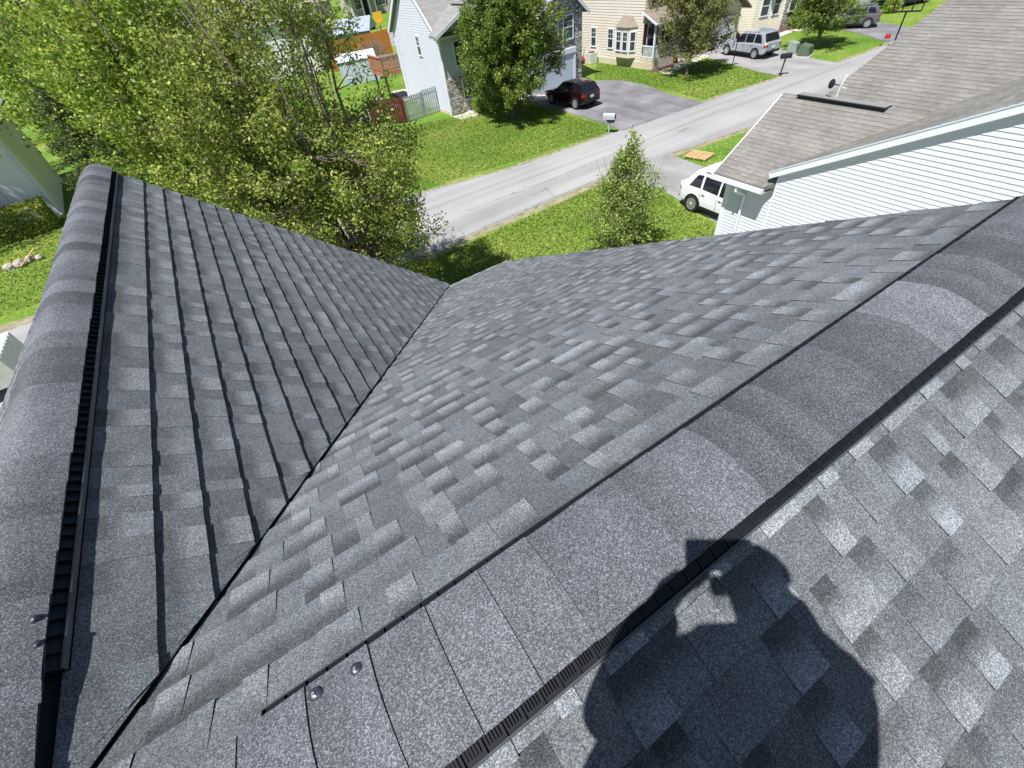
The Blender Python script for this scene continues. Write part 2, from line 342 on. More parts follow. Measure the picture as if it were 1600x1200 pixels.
siding(mb,(0,YE-.345,0),(-1,0,0),(0,1,0),[(-2.6,ez-.25),(2.6,ez-.25),(0,-.35)])
siding(mb,(XR-.35,0,0),(0,1,0),(1,0,0),[(-4.9,GZ),(4.88,GZ),(4.88,ez-.1),(0,-.2),(-4.9,ez-.1)])
siding(mb,(-5.6,0,0),(0,-1,0),(-1,0,0),[(-4.88,GZ),(4.9,GZ),(4.9,ez-.1),(0,-.2),(-4.88,ez-.1)])
siding(mb,(0,-4.9,0),(1,0,0),(0,-1,0),[(-5.6,GZ),(3.73,GZ),(3.73,ez-.1),(-5.6,ez-.1)])
mb.build('wall',M['white'],house)
mb=MB(); mb.b2((XL+.02,YE-.36,ez-.16),(XR-.03,YE-.005,ez-.15)); mb.build('soffit',M['trim'],house)
# ridge vents and caps
def ridge(P3,n1,halfw,r,T,zt,u0,u1,vent0,vent1,edge,off,name,seed,expo=.143,fin=1,lift=.006):
    """P3(u,w,z): u along ridge, w across, z up"""
    rr=random.Random(seed); mb=MB(); u=u0; NW=14
    prof=lambda w,k: zt-T*(math.sqrt(w*w+r*r)-r)
    ws=[-halfw+2*halfw*i/NW for i in range(NW+1)]
    while u<u1:
        e=min(u+expo,u1); sh=rr.uniform(-.12,.12); q=rr.random(); tn=rr.uniform(-.02,.03)
        if q<.25: ca,cb=.62,1.02
        elif q<.45: ca,cb=1.28,1.02
        elif q<.62: ca,cb=.72,.78
        elif q<.8: ca,cb=1.22,1.30
        else: ca,cb=.92,1.08
        if u<1.6: ca=1+(ca-1)*.45; cb=1+(cb-1)*.45
        else: ca,cb=rr.choice([(.62,.72),(1.18,1.08),(.90,.98),(.74,.68),(1.26,1.2),(1.0,.92),(.68,.86)])
        hv=.006 if (e<vent0 or u>vent1) else 0.0
        sk=rr.uniform(-.002,.002)
        drop=.0
        def pt(uu,w,h):
            z=prof(w,0)+h
            lowr=0
            if uu<vent0-.001: lowr=-.018*min(1,(vent0-uu)/.15)
            if uu>vent1+.001: lowr=-.018*min(1,(uu-vent1)/.15)
            return P3(uu,w+sk,z+lowr)
        S3=6
        for i in range(NW):
            for j in range(S3):
                f0,f1=j/S3,(j+1)/S3; ua,ub=u+(e-u)*f0,u+(e-u)*f1
                v=lambda f:(ca if f<.4 else cb if f>.6 else (ca+cb)/2)+sh
                tb=abs(tn); c0=(v(f0)*(1-tb*.4),v(f0)*(1-tb*.3),v(f0)*(1+tb*.5)); c1=(v(f1)*(1-tb*.4),v(f1)*(1-tb*.3),v(f1)*(1+tb*.5))
                mb.quad([pt(ua,ws[i],.0012+.0045*f0),pt(ub,ws[i],.0012+.0045*f1),pt(ub,ws[i+1],.0012+.0045*f1),pt(ua,ws[i+1],.0012+.0045*f0)],[c0,c1,c1,c0])
            mb.quad([pt(e,ws[i],.0057),pt(e,ws[i],-.002),pt(e,ws[i+1],-.002),pt(e,ws[i+1],.0057)],(.45,.45,.45))
        for w in (ws[0],ws[-1]):
            mb.quad([pt(u,w,.001),pt(e,w,.0057),pt(e,w,-.0015),pt(u,w,-.0015)],(.4,.4,.4))
        u=e
    mb.build('ridge_cap',M['cap'],house)
    for sgn in(1,-1):
        a=halfw-.012; plane=lambda w:-T*abs(w)
        L=MB(); K=MB(); base=edge
        def Q(u,w,h): return P3(u,sgn*w,plane(w)+h+lift)
        def strip(mb,wa,wb,ha,hb,ua,ub):
            P=[Q(ua,wa,ha),Q(ub,wa,ha),Q(ub,wb,ha),Q(ua,wb,ha),Q(ua,wa,hb),Q(ub,wa,hb),Q(ub,wb,hb),Q(ua,wb,hb)]
            for q in((0,1,2,3),(4,5,6,7),(0,1,5,4),(2,3,7,6),(0,3,7,4),(1,2,6,5)): mb.quad([P[i] for i in q])
        H=off
        strip(K,a-.02,edge,.004,.009,vent0,vent1)              # base flange
        strip(K,a-.02,a-.014,.009,H-.009,vent0,vent1)          # inner wall
        pass
        uu=vent0
        while uu<vent1:
            strip(K,a-.014,edge-.002,.009,H*.58,uu,uu+.003)
            if sgn*fin<0:
                for k in range(1,6): strip(K,a-.012,edge-.012,H*.62,H*.70,uu+k*.0072,uu+k*.0072+.0022)
            uu+=.047
        strip(L,edge-.0035,edge,.004,H*.62,vent0,vent1)
        L2=L.build('vent_lip',M['lip'],house); v=K.build('ridge_vent',M['black'],house)
        L2.parent=v; L2.matrix_parent_inverse=Matrix.Identity(4)
P3m=lambda u,w,z: Vector((u,w,z)); P3g=lambda u,w,z: Vector((w,u,z))
ridge(P3m,None,.141,.12,TM,.001,-5.9,XR+.012,.574,XR-.03,.170,.028,'main',1)
ridge(P3g,None,.131,.08,TG,.012,.05,YR+.02,.556,YR-.03,.149,.041,'gable',2,fin=0,lift=.017)
# nail heads with sealant on the caps
def dab(c,d,l,wd,hgt,parent=house):
    c=Vector(c); d=Vector(d).normalized(); mb=MB(); n=12; sdv=Vector((0,0,1)).cross(d).normalized()
    rings=[]
    for j in range(5):
        t=j/4; rr=math.cos(t*math.pi/2); z=hgt*math.sin(t*math.pi/2); st=len(mb.v)
        for k in range(n):
            a=2*math.pi*k/n; e=1+(.9 if math.cos(a)>0 else 0)*max(0,math.cos(a))**3*(l/wd-1)
            mb.v.append(tuple(c+d*math.cos(a)*rr*wd*e+sdv*math.sin(a)*rr*wd+Vector((0,0,z-.001))))
        rings.append(st)
    for j in range(4):
        for k in range(n): mb.f.append((rings[j]+k,rings[j]+(k+1)%n,rings[j+1]+(k+1)%n,rings[j+1]+k)); mb.c+=[(1,1,1)]*4
    return mb.build('sealant_dab',M['tar'],parent,True)
def cappoint(px,py,main=True):
    # intersect ray with cap surface
    d=ray(px,py); best=None; t=.5
    while t<6:
        p=CAM+d*t
        z=(.006-TM*(math.sqrt(p.y**2+.0144)-.12)) if main else (.018-TG*(math.sqrt(p.x**2+.0064)-.08))
        if p.z<z: return Vector((p.x,p.y,z))
        t+=.002
for px,py,l in((556,1046,.013),(492,1085,.016)):
    p=cappoint(px,py); o=dab(p,(.8,-.5,0),l*1.4,.014,.008)
    mb=MB(); mb.tube([p+Vector((0,0,.004)),p+Vector((0,0,.0095))],.0038,8); mb.build('nail_head',M['metal'],o)
for px,py in((62,968),(66,1008)):
    p=cappoint(px-10,py,False); dab(p,(-1,-.25,-.25),.05,.011,.007)
# a shingle edge sealant line at the vent ends
p=Vector((.56,.15,-.06))
# ---------------- ground, road, drives ----------------
def sheet(name,pts,z,m,kind='structure',jit=.0,seg=.5,seed=1,smooth=0):
    r=random.Random(seed); out=[]
    n=len(pts)
    for i in range(n):
        a=Vector((pts[i][0],pts[i][1],0)); b=Vector((pts[(i+1)%n][0],pts[(i+1)%n][1],0)); L=(b-a).length; k=max(1,int(L/seg)) if jit else 1
        d=(b-a).normalized(); nn=Vector((-d.y,d.x,0))
        for j in range(k):
            p=a+(b-a)*j/k; out.append(p+nn*r.uniform(-jit,jit))
    bm=bpy.data.meshes.new(name); bm.from_pydata([(p.x,p.y,z) for p in out],[],[tuple(range(len(out)))]); bm.materials.append(m); bm.update()
    o=bpy.data.objects.new(name,bm); COL.objects.link(o)
    if kind: o['kind']=kind
    return o
sheet('ground',[(-400,-300),(600,-300),(600,900),(-400,900)],GZ,M['lawn'])
near=[(-60,18.6),(-12,18.2),(7.5,17.62),(12.4,17.85),(20.4,18.05),(23.2,17.75),(27.6,17.3),(36,16.9),(50,16.6),(66,19),(90,26)]
far=[(90,31),(66,23.6),(58.0,22.3),(50.2,21.15),(44.6,21.25),(39.5,22.3),(31,22.85),(25.2,23),(22.6,23.1),(15,23.3),(9.2,24.3),(-12,25.3),(-60,26)]
sheet('road',near+far,GZ+.012,M['asphalt'],jit=.03,seg=.6,seed=2)
def offs(pl,d): return [(x,y+d) for x,y in pl]
sheet('gravel_verge',offs(near,-.45)+near[::-1],GZ+.004,M['verge'],jit=.13,seg=.22,seed=3)
sheet('gravel_verge',far+offs(far,.32)[::-1],GZ+.004,M['verge'],jit=.11,seg=.22,seed=4)
g2=lambda px,py:(G(px,py).x,G(px,py).y)
drA=[g2(968,204),g2(935,188),g2(905,172),(24.2,36.5),(30.9,36.5),(31.3,34.8),g2(950,126),g2(1010,134),g2(1060,147),g2(1108,161)]
drA=[(23.6,22.9),(23.9,24.5),(24.0,29),(24.3,36.5),(30.9,36.5),(31.3,34.6),(32.6,32.8),(32.4,29.6),(31.4,26),(31.2,22.7)]
sheet('driveway',drA,GZ+.016,M['drive'],jit=.05,seg=.5,seed=5)
drB=[(39.3,22.2),(39.5,24.2),(40.6,27.5),(41.5,30),(42.5,33.6),(48.6,33.6),(48.4,31),(47.2,28.0),(45.3,24.6),(44.4,21.2)]
sheet('driveway',drB,GZ+.016,M['drivec'],jit=.05,seg=.5,seed=6)
drC=[g2(1385,66),g2(1345,53),g2(1300,44),g2(1290,34),g2(1335,30),g2(1385,36),g2(1420,43),g2(1450,48)]
sheet('driveway',drC,GZ+.016,M['drive'],seed=7)
sheet('driveway',[(17.3,8.0),(17.7,10.5),(18.7,15),(17.6,18.0),(22.4,17.9),(22.2,15.6),(21.9,8.0)],GZ+.016,M['drivec'],jit=.04,seg=.5,seed=8)
sheet('path',[g2(706,183),g2(722,187),g2(760,178),g2(800,160),g2(856,156),g2(862,148),g2(800,150),g2(745,166),g2(725,178)],GZ+.02,M['concrete'])
sheet('path',[g2(1040,118),g2(1065,108),g2(1108,88),g2(1100,85),g2(1060,100),g2(1030,112)],GZ+.02,M['concrete'])
def pathline(a,b,wd,m,name='path',z=.02):
    a=Vector((a[0],a[1],0));b=Vector((b[0],b[1],0));n=(b-a).normalized();n=Vector((-n.y,n.x,0))*wd/2
    return sheet(name,[a+n,b+n,b-n,a-n],GZ+z,m)
pathline(g2(1205,60),g2(1236,48),.9,M['concrete']); pathline(g2(1236,48),g2(1284,45),1.0,M['concrete'])
# cracks and tar lines on the asphalt
def crack(pts,wd,name='road_crack',z=.020,m='crack',seed=1):
    r=random.Random(seed); P=[]
    for a,b in zip(pts,pts[1:]):
        a=Vector((*a,0));b=Vector((*b,0));k=max(2,int((b-a).length/.25))
        for j in range(k): P.append(a+(b-a)*j/k+Vector((r.uniform(-.04,.04),r.uniform(-.04,.04),0)))
    P.append(Vector((*pts[-1],0))); mb=MB()
    for i in range(len(P)-1):
        d=(P[i+1]-P[i]).normalized(); n=Vector((-d.y,d.x,0))*wd*r.uniform(.3,1)/2
        mb.quad([(P[i]-n)[:2]+(GZ+z,) if False else (P[i].x-n.x,P[i].y-n.y,GZ+z),(P[i+1].x-n.x,P[i+1].y-n.y,GZ+z),(P[i+1].x+n.x,P[i+1].y+n.y,GZ+z),(P[i].x+n.x,P[i].y+n.y,GZ+z)])
    o=mb.build(name,M[m]); o['kind']='structure'
crack([g2(832,306),g2(858,294)],.05,seed=1); crack([g2(850,292),g2(870,311)],.03,seed=2); crack([g2(730,330),g2(850,285),g2(960,240),g2(1130,170)],.03,seed=3)
crack([g2(712,352),g2(728,372)],.03,seed=4); crack([g2(1060,207),g2(1075,200)],.09,seed=6); crack([g2(798,304),g2(806,300)],.06,seed=7); crack([g2(816,293),g2(822,291)],.06,seed=8)
crack([(7.6,17.75),(12.4,17.98),(20.3,18.2)],.07,seed=9)
crack([(23.7,23.1),(31.2,22.85)],.06,seed=10)
# manhole lid in lawn B
p=G(1158,142); mb=MB(); mb.tube([p,p+Vector((0,0,.03))],.42,16); tag(mb.build('manhole_cover',M['pale_green']),'flat pale green lid lying in the lawn by the road','manhole cover')
# ---------------- houses ----------------
def wall(parent,a,b,poly,m='white',lap=.115,name='wall',n=None,out=.014):
    a=Vector((a[0],a[1],0));b=Vector((b[0],b[1],0));d=(b-a).normalized(); n=n or Vector((d.y,-d.x,0))
    mb=MB(); siding(mb,a,d,n,poly,lap,out); return mb.build(name,M[m],parent)
def flatwall(parent,a,b,poly,m,name='wall',off=0,thick=.08):
    a=Vector((a[0],a[1],0));b=Vector((b[0],b[1],0));d=(b-a).normalized(); n=Vector((d.y,-d.x,0)); mb=MB()
    F=[a+d*u+n*(off+thick)+Vector((0,0,z)) for u,z in poly]; B=[a+d*u+n*off+Vector((0,0,z)) for u,z in poly]
    mb.quad(F)
    for i in range(len(F)): j=(i+1)%len(F); mb.quad([F[i],B[i],B[j],F[j]])
    return mb.build(name,M[m],parent)
def window(parent,a,d,n,u,z,wd,ht,glass='glass',frame='trim',grid=(1,2),shut=None,name='window',fw=.09):
    """window on the wall a + d*u, centre u,z"""
    a=Vector((a[0],a[1],0)); d=Vector(d);n=Vector(n); c=a+d*u+Vector((0,0,z)); ax=(d,n,Vector((0,0,1))); mb=MB()
    mb.box(c+n*.04+Vector((0,0,ht/2+fw/2)),(wd+2*fw,.07,fw),ax); mb.box(c+n*.045-Vector((0,0,ht/2+fw/2)),(wd+2*fw,.08,fw),ax)
    for s in(-1,1): mb.box(c+n*.04+d*s*(wd/2+fw/2),(fw,.066,ht),ax)
    mb.box(c+n*.036,(wd,.05,.06),ax)
    for i in range(1,grid[0]): mb.box(c+n*.03+d*(-wd/2+wd*i/grid[0])+Vector((0,0,ht*.25)),(.022,.03,ht/2-.04),ax)
    if grid[1]>2: mb.box(c+n*.031+Vector((0,0,ht*.25)),(wd,.03,.022),ax)
    f=mb.build(name,M[frame],parent)
    mb=MB(); mb.box(c+n*.024,(wd,.02,ht),ax); mb.build('pane',M[glass],f)
    if shut:
        for s in(-1,1):
            mb=MB(); mb.box(c+n*.03+d*s*(wd/2+fw+.19),(.34,.04,ht+.1),ax)
            for k in range(int(ht/.1)): mb.box(c+n*.055+d*s*(wd/2+fw+.19)+Vector((0,0,-ht/2+.08+k*.1)),(.26,.012,.05),ax)
            mb.build('shutter',M[shut],f)
    return f
def roofplane(parent,p0,p1,p2,p3,m,E=.143,seed=1,name='roof',lo=.010,wmin=.12,wmax=.4,contrast=.7,th=.12):
    """p0,p1 eave ends; p3,p2 ridge ends (p0 below p3)"""
    p0,p1,p2,p3=[Vector(p) for p in(p0,p1,p2,p3)]; ud=(p1-p0).normalized(); n=(p1-p0).cross(p3-p0).normalized()
    if n.z<0: n=-n
    up=ud.cross(n)
    if up.dot(p3-p0)<0: up=-up
    Ls=(p3-p0).dot(up); Ls1=(p2-p1).dot(up); S=max(Ls,Ls1)
    a0=0;a1=(p1-p0).dot(ud); b0=(p3-p0).dot(ud); b1=(p2-p0).dot(ud)
    # s measured downward from ridge
    P=lambda u,s: p0+ud*u+up*(S-s)
    def ur(s):
        f=1-s/S; return (a0+(b0-a0)*f,a1+(b1-a1)*f)
    flip=(ud.cross(-up)).dot(n)<0
    mb=shingles('r',P,n,ur,.0,S,0.0,None,None,seed,E=E,low=.006,tooth=lo,wmin=wmin,wmax=wmax,rows=1,contrast=contrast)
    # underside slab
    q=[p0,p1,p2,p3]; lw=[p-n*.004 for p in q]; dn=[p-Vector((0,0,th)) for p in lw]
    mb.quad(dn,(.8,.8,.8))
    for i in range(4): j=(i+1)%4; mb.quad([lw[i],lw[j],dn[j],dn[i]],(.8,.8,.8))
    return mb.build(name,m,parent)
V3=lambda *a: Vector(a)
# --- neighbour house to the right (N) ---
xw=14.5
N=empty('neighbour_house',(xw+3,3,GZ),'neighbour house with weathered brownish shingle roof and white lap siding, right of the roof','house')
r0=atx(1205,268,xw-.3); r1=atx(1600,160,xw-.3); TN=(r1.z-r0.z)/(r0.y-r1.y)
g0=atx(1115,270,xw-.4); g1=atx(1195,292,xw-.4)
yr=-2.0; zr=r0.z+(r0.y-yr)*TN     # ridge of the big gable
ytop=g0.y-.35
# side wall (faces us): garage wing part and gable part
yj=r0.y-.22; xg=xw-.17
wall(N,(xw,ytop),(xw,yj),[(0,GZ),(ytop-yj,GZ),(ytop-yj,g0.z-.05),(0,g0.z-.10)],'white',lap=.108,out=.014)
wall(N,(xg,yj),(xg,-9),[(0,GZ),(yj+9,GZ),(yj+9,r0.z-3),(yj-yr,zr-.16),(0,r0.z-.07)],'white',lap=.108,out=.014)
mb=MB(); mb.b2((xg-.02,yj-.01,GZ),(xw,yj+.02,r0.z-.1)); mb.build('corner_board',M['trim'],N)
wall(N,(20.2,ytop),(xw,ytop),[(0,GZ),(20.2-xw,GZ),(20.2-xw,g0.z-.1),(20.2-16.9,-3.6),(0,g0.z-.1)],'white',lap=.108,n=Vector((0,1,0)))
mb=MB(); mb.b2((xw-.035,ytop-.10,GZ),(xw+.02,ytop+.035,g0.z-.12)); mb.build('corner_board',M['trim'],N)
# garage door on the street side
mb=MB(); mb.b2((17.2,ytop+.01,GZ),(19.9,ytop+.05,GZ+2.2)); mb.build('garage_door',M['trim'],N)
# wing roof: slope facing us, ridge along y
R1=aty(1225,145,g0.y)
yb=g1.y-2.0
rp0=V3(g0.x,g0.y,g0.z); rp1=V3(g0.x,g1.y,g0.z)
# the wing slope continues back until it dies into the gable roof
slope=(R1.z-g0.z)/(R1.x-g0.x)
def wingpt(x,y): return V3(x,y,g0.z+(x-g0.x)*slope)
mb_=roofplane(N,wingpt(g0.x,g1.y),wingpt(g0.x,g0.y),wingpt(R1.x,g0.y),wingpt(R1.x,g1.y),M['nshingle'],E=.143,seed=21,wmin=.08,wmax=.22,contrast=.5)
# upper part of the wing slope behind the gutter end
def onwing(px,py):
    n=Vector((-slope,0,1)); d=ray(px,py); k=g0.z-g0.x*slope; t=(k-CAM.dot(n))/d.dot(n); return CAM+d*t
k0=onwing(1412,188)
roofplane(N,wingpt(xw-.3,g1.y-.02),wingpt(xw-.3,g1.y),wingpt(R1.x,g1.y),wingpt(R1.x,k0.y-1.2),M['nshingle'],seed=22,wmin=.08,wmax=.22,contrast=.5)
roofplane(N,V3(2*R1.x-g0.x,g0.y,g0.z),V3(2*R1.x-g0.x,k0.y-1.2,g0.z),V3(R1.x+.01,k0.y-1.2,R1.z),V3(R1.x+.01,g0.y,R1.z),M['nshingle'],seed=23,wmin=.2)
# ridge vent of the wing
va=V3(R1.x,0,R1.z); d=ray(1249,149); v0=CAM+d*((R1.x-CAM.x)/d.x); d=ray(1386,174); v1=CAM+d*((R1.x-CAM.x)/d.x)
mb=MB(); mb.b2((R1.x-.16,v1.y,R1.z+.012),(R1.x+.16,v0.y,R1.z+.045),(.9,.9,.9)); vv=mb.build('ridge_vent',M['black'],N)
mb=MB(); mb.b2((R1.x-.13,v1.y+.02,R1.z+.048),(R1.x+.15,v0.y-.02,R1.z+.062),(.8,.8,.8)); mb.build('ridge_cap',M['grey_shingle'],N)
# gable roof with ridge along x: the slope facing the street and its back slope
mx=23.0
def gp(x,y): return V3(x,y,r0.z+(r0.y-y)*TN)
roofplane(N,gp(xw-.3,r0.y),gp(mx,r0.y),gp(mx,yr),gp(xw-.3,yr),M['nshingle'],seed=24,wmin=.12,wmax=.35,contrast=.7)
roofplane(N,gp(mx,2*yr-r0.y)*1.0-V3(0,0,0) if False else V3(mx,2*yr-r0.y,r0.z),V3(xw-.3,2*yr-r0.y,r0.z),V3(xw-.3,yr,zr),V3(mx,yr,zr),M['nshingle'],seed=25,wmin=.2)
# large upper slope
u0_=aty(1300,140,8.0); u1_=aty(1480,0,8.0); us=(u1_.z-u0_.z)/(u1_.x-u0_.x)
def up_(x,y): return V3(x,y,u0_.z+(x-u0_.x)*us)
roofplane(N,up_(R1.x+.35,-14),up_(R1.x+.35,8.0),up_(31,8.0),up_(31,-14),M['nshingle'],seed=26,E=.2,wmin=.1,wmax=.28,contrast=.55)
wall(N,(30.5,7.6),(u0_.x,7.6),[(0,GZ),(30.5-u0_.x,GZ),(30.5-u0_.x,u0_.z-.2),(0,up_(30.5,0).z-.2)],'white',n=Vector((0,1,0)))
# rake board of the gable, soffit edge, gutters, downspout
mb=MB(); a=V3(xw-.29,r0.y+.02,r0.z-.11); b=V3(xw-.29,yr,zr-.11); mb.beam(a,b,.05,.17); a2=a+V3(.055,0,-.10);b2=b+V3(.055,0,-.10); mb.beam(a2,b2,.10,.03); mb.build('rake_board',M['trim'],N)
mb=MB(); mb.beam(V3(xw-.30,r0.y+.02,r0.z-.015),V3(xw-.30,yr,zr-.015),.06,.03); mb.build('drip_edge',M['bluewhite'],N)
mb=MB(); mb.beam(wingpt(g0.x+.02,g0.y+.02)-V3(0,0,.12),V3(R1.x,g0.y+.02,R1.z-.12),.05,.19); mb.build('rake_board',M['trim'],N)
mb=MB(); gx=g0.x
mb.b2((gx-.12,g1.y,g0.z-.15),(gx-.11,g0.y,g0.z-.02)); mb.b2((gx-.12,g1.y,g0.z-.15),(gx+.01,g0.y,g0.z-.14)); mb.b2((gx-.005,g1.y,g0.z-.15),(gx+.01,g0.y,g0.z-.03))
for y in(g1.y,g0.y): mb.b2((gx-.12,y-.004,g0.z-.15),(gx+.01,y+.004,g0.z-.02))
gt=mb.build('gutter',M['trim'],N)
mb=MB(); mb.b2((gx+.01,g1.y,g0.z-.16),(xw,g0.y-.3,g0.z-.145)); mb.build('soffit',M['trim'],N)
dy=atx(1165,300,xw-.05).y
mb=MB(); mb.tube([(gx-.05,dy+.12,g0.z-.15),(gx-.05,dy+.10,g0.z-.30),(xw-.07,dy,g0.z-.52),(xw-.07,dy,GZ+.1),(xw-.3,dy,GZ+.05)],.045,6); mb.build('downspout',M['trim'],N)
# satellite dish on the wing ridge
p=v0.lerp(v1,.42)+V3(.05,0,.03)
D=empty('satellite_dish',p,'small dark satellite dish on a bent pole at the neighbour roof ridge','satellite dish')
mb=MB(); mb.tube([p,p+V3(.02,0,.35),p+V3(.10,-.05,.62)],.022,8); mb.build('mast',M['hvac'],D)
mb=MB(); mb.tube([p+V3(.05,.12,.34),p+V3(.05,-.16,.30)],.012,6); mb.build('cross_arm',M['hvac'],D)
c=p+V3(-.10,.22,.40); nn=V3(.8,-.35,-.1).normalized(); aa=nn.orthogonal().normalized(); bb=nn.cross(aa); mb=MB(); NN=16
rings=[[c+(aa*math.cos(2*math.pi*k/NN)*.9+bb*math.sin(2*math.pi*k/NN))*r_+nn*(r_*r_*1.1) for k in range(NN)] for r_ in(.02,.06,.10,.13)]
for A_,B_ in zip(rings,rings[1:]):
    for k in range(NN): mb.quad([A_[k],A_[(k+1)%NN],B_[(k+1)%NN],B_[k]])
mb.quad(rings[0]); mb.build('dish',M['dark'],D)
mb=MB(); mb.tube([p+V3(.02,0,.36),c],.016,6); mb.build('bracket',M['dark'],D)
# --- house A: white siding side wall, stone front ---
A=empty('white_house',(24,40,GZ),'white two-storey house with grey stone front across the street','house')
ax0,ax1,ay0,ay1=18.0,31.0,36.8,45.8; ezA=-3.55; apz=.2
ym=(ay0+ay1)/2
wall(A,(ax0,ay1),(ax0,ay0),[(0,GZ+.25),(ay1-ay0,GZ+.25),(ay1-ay0,ezA),((ay1-ay0)/2,apz-.35),(0,ezA)],'white',lap=.16)
flatwall(A,(ax0,ay1),(ax0,ay0),[(0,GZ),(ay1-ay0,GZ),(ay1-ay0,GZ+.25),(0,GZ+.25)],'found','foundation',0,.02)
for y in (ay0,ay1): mb=MB(); mb.b2((ax0-.03,y-.06,GZ+.2),(ax0+.08,y+.06,ezA)); mb.build('corner_board',M['trim'],A)
S1=(apz-ezA)/(ym-ay0+.3)
roofplane(A,V3(ax0-.3,ay0-.35,ezA-.05),V3(ax1+.3,ay0-.35,ezA-.05),V3(ax1+.3,ym,apz),V3(ax0-.3,ym,apz),M['grey_shingle'],seed=31,E=.2,wmin=.3,wmax=.8,contrast=.4)
roofplane(A,V3(ax1+.3,ay1+.35,ezA-.05),V3(ax0-.3,ay1+.35,ezA-.05),V3(ax0-.3,ym,apz),V3(ax1+.3,ym,apz),M['grey_shingle'],seed=32,E=.2,wmin=.3,wmax=.8,contrast=.4)
mb=MB()
for y in(ay0-.35,ay1+.35): mb.beam(V3(ax0-.31,y,ezA-.15),V3(ax0-.31,ym,apz-.10),.05,.2)
mb.build('rake_board',M['trim'],A)
# bay projecting under its own gable at the left front, stone below
bx0,bx1,by=18.0,21.6,36.55
wall(A,(bx0+.02,ay0),(bx0+3.7,ay0),[(0,-6.25),(3.7,-6.25),(3.7,-3.7),(0,-3.7)],'bluewhite',lap=.16)
flatwall(A,(ax0+.0,ay0),(24.2,ay0),[(0,GZ),(6.2,GZ),(6.2,-6.25),(0,-6.25)],'stonet','stone_wall',0,.10)
wall(A,(21.7,ay0),(26.0,ay0),[(0,-6.25),(4.3,-6.25),(4.3,-3.7),(0,-3.7)],'bluewhite',lap=.16)
gapex=aty(728,8,35.6); gl=aty(679,58,35.6); 
gx0=gl.x; gxa=gapex.x; gx1=2*gxa-gx0
def Apl(y): return ezA-.05+(y-(ay0-.35))*S1
yv=ay0-.35+(gapex.z-(ezA-.05))/S1
roofplane(A,V3(gx0,35.6,gl.z),V3(gx0,35.7+.9,gl.z),V3(gxa,yv+.2,gapex.z),V3(gxa,35.6,gapex.z),M['grey_shingle'],seed=33,E=.2,wmin=.3,wmax=.8,contrast=.4)
roofplane(A,V3(gx1,35.7+.9,gl.z),V3(gx1,35.6,gl.z),V3(gxa,35.6,gapex.z),V3(gxa,yv+.2,gapex.z),M['grey_shingle'],seed=34,E=.2,wmin=.3,wmax=.8,contrast=.4)
mb=MB(); mb.b2((gxa-.12,35.9,gapex.z+.01),(gxa+.12,yv-.6,gapex.z+.05)); mb.build('ridge_vent',M['black'],A)
mb=MB(); mb.beam(V3(gx0,35.58,gl.z-.13),V3(gxa,35.58,gapex.z-.10),.05,.22); mb.beam(V3(gx1,35.58,gl.z-.13),V3(gxa,35.58,gapex.z-.10),.05,.22); mb.build('rake_board',M['trim'],A)
flatwall(A,(gx0+.3,36.72),(gx1-.3,36.72),[(0,-3.72),(gx1-gx0-.6,-3.72),((gx1-gx0-.6)/2,gapex.z-.35)],'shutter' if False else 'bluewhite','gable_wall',0,.04)
# garage block with stone gable on the right
gx_0,gx_1=26.6,31.1
flatwall(A,(gx_0,36.5),(gx_1,36.5),[(0,GZ),(gx_1-gx_0,GZ),(gx_1-gx_0,-3.75),((gx_1-gx_0)/2,-1.9),(0,-3.75)],'stone','stone_wall',0,.2)
flatwall(A,(gx_1,36.35),(gx_1,ay1),[(0,GZ),(9.3,GZ),(9.3,-3.7),(0,-3.7)],'stone','side_wall',0,.05)
roofplane(A,V3(gx_0-.5,35.9,-4.0),V3(gx_0-.5,37.5,-4.0),V3((gx_0+gx_1)/2,40,-1.75),V3((gx_0+gx_1)/2,35.9,-1.75),M['grey_shingle'],seed=35,E=.2,wmin=.3,contrast=.4)
roofplane(A,V3(gx_1+.5,37.5,-4.0),V3(gx_1+.5,35.9,-4.0),V3((gx_0+gx_1)/2,35.9,-1.75),V3((gx_0+gx_1)/2,40,-1.75),M['grey_shingle'],seed=36,E=.2,wmin=.3,contrast=.4)
mb=MB(); mb.beam(V3(gx_1+.5,35.87,-4.12),V3((gx_0+gx_1)/2,35.87,-1.87),.05,.22); mb.beam(V3(gx_0-.5,35.87,-4.12),V3((gx_0+gx_1)/2,35.87,-1.87),.05,.22); mb.build('rake_board',M['trim'],A)
mb=MB(); mb.b2((24.9,36.2,GZ+.02),(30.15,36.28,-6.55)); gd=mb.build('garage_door',M['bluewhite'],A)
mb=MB(); 
for x in(24.75,30.22): mb.b2((x-.1,36.15,GZ+.02),(x+.1,36.3,-6.5))
mb.b2((24.65,36.12,-6.55),(30.35,36.3,-6.2)); mb.build('garage_trim',M['trim'],A)
mb=MB(); mb.b2((24.2,36.3,GZ),(26.7,36.5,-3.75)); mb.build('stone_pier',M['stone'],A)
X_=(1,0,0); Yn=(0,-1,0); Xn=(-1,0,0); Yp=(0,-1,0)
window(A,(ax0,ay0),(0,1,0),Xn,3.9,-4.35,.55,1.15,'glass',grid=(2,3))
window(A,(0,ay0),X_,Yn,19.55,-4.8,.85,1.45,'glass',grid=(2,3)); window(A,(0,ay0),X_,Yn,20.75,-4.8,.85,1.45,'glass',grid=(2,3))
window(A,(0,ay0-.10),X_,Yn,19.85,-7.1,.95,1.35,'glass_teal'); window(A,(0,ay0-.10),X_,Yn,21.1,-7.1,.95,1.35,'glass_teal')
window(A,(0,36.3),X_,Yn,29.6,-4.8,.95,1.5,'glass_teal',grid=(2,3)); window(A,(0,36.3),X_,Yn,28.0,-4.8,.95,1.5,'glass_teal',grid=(2,3))
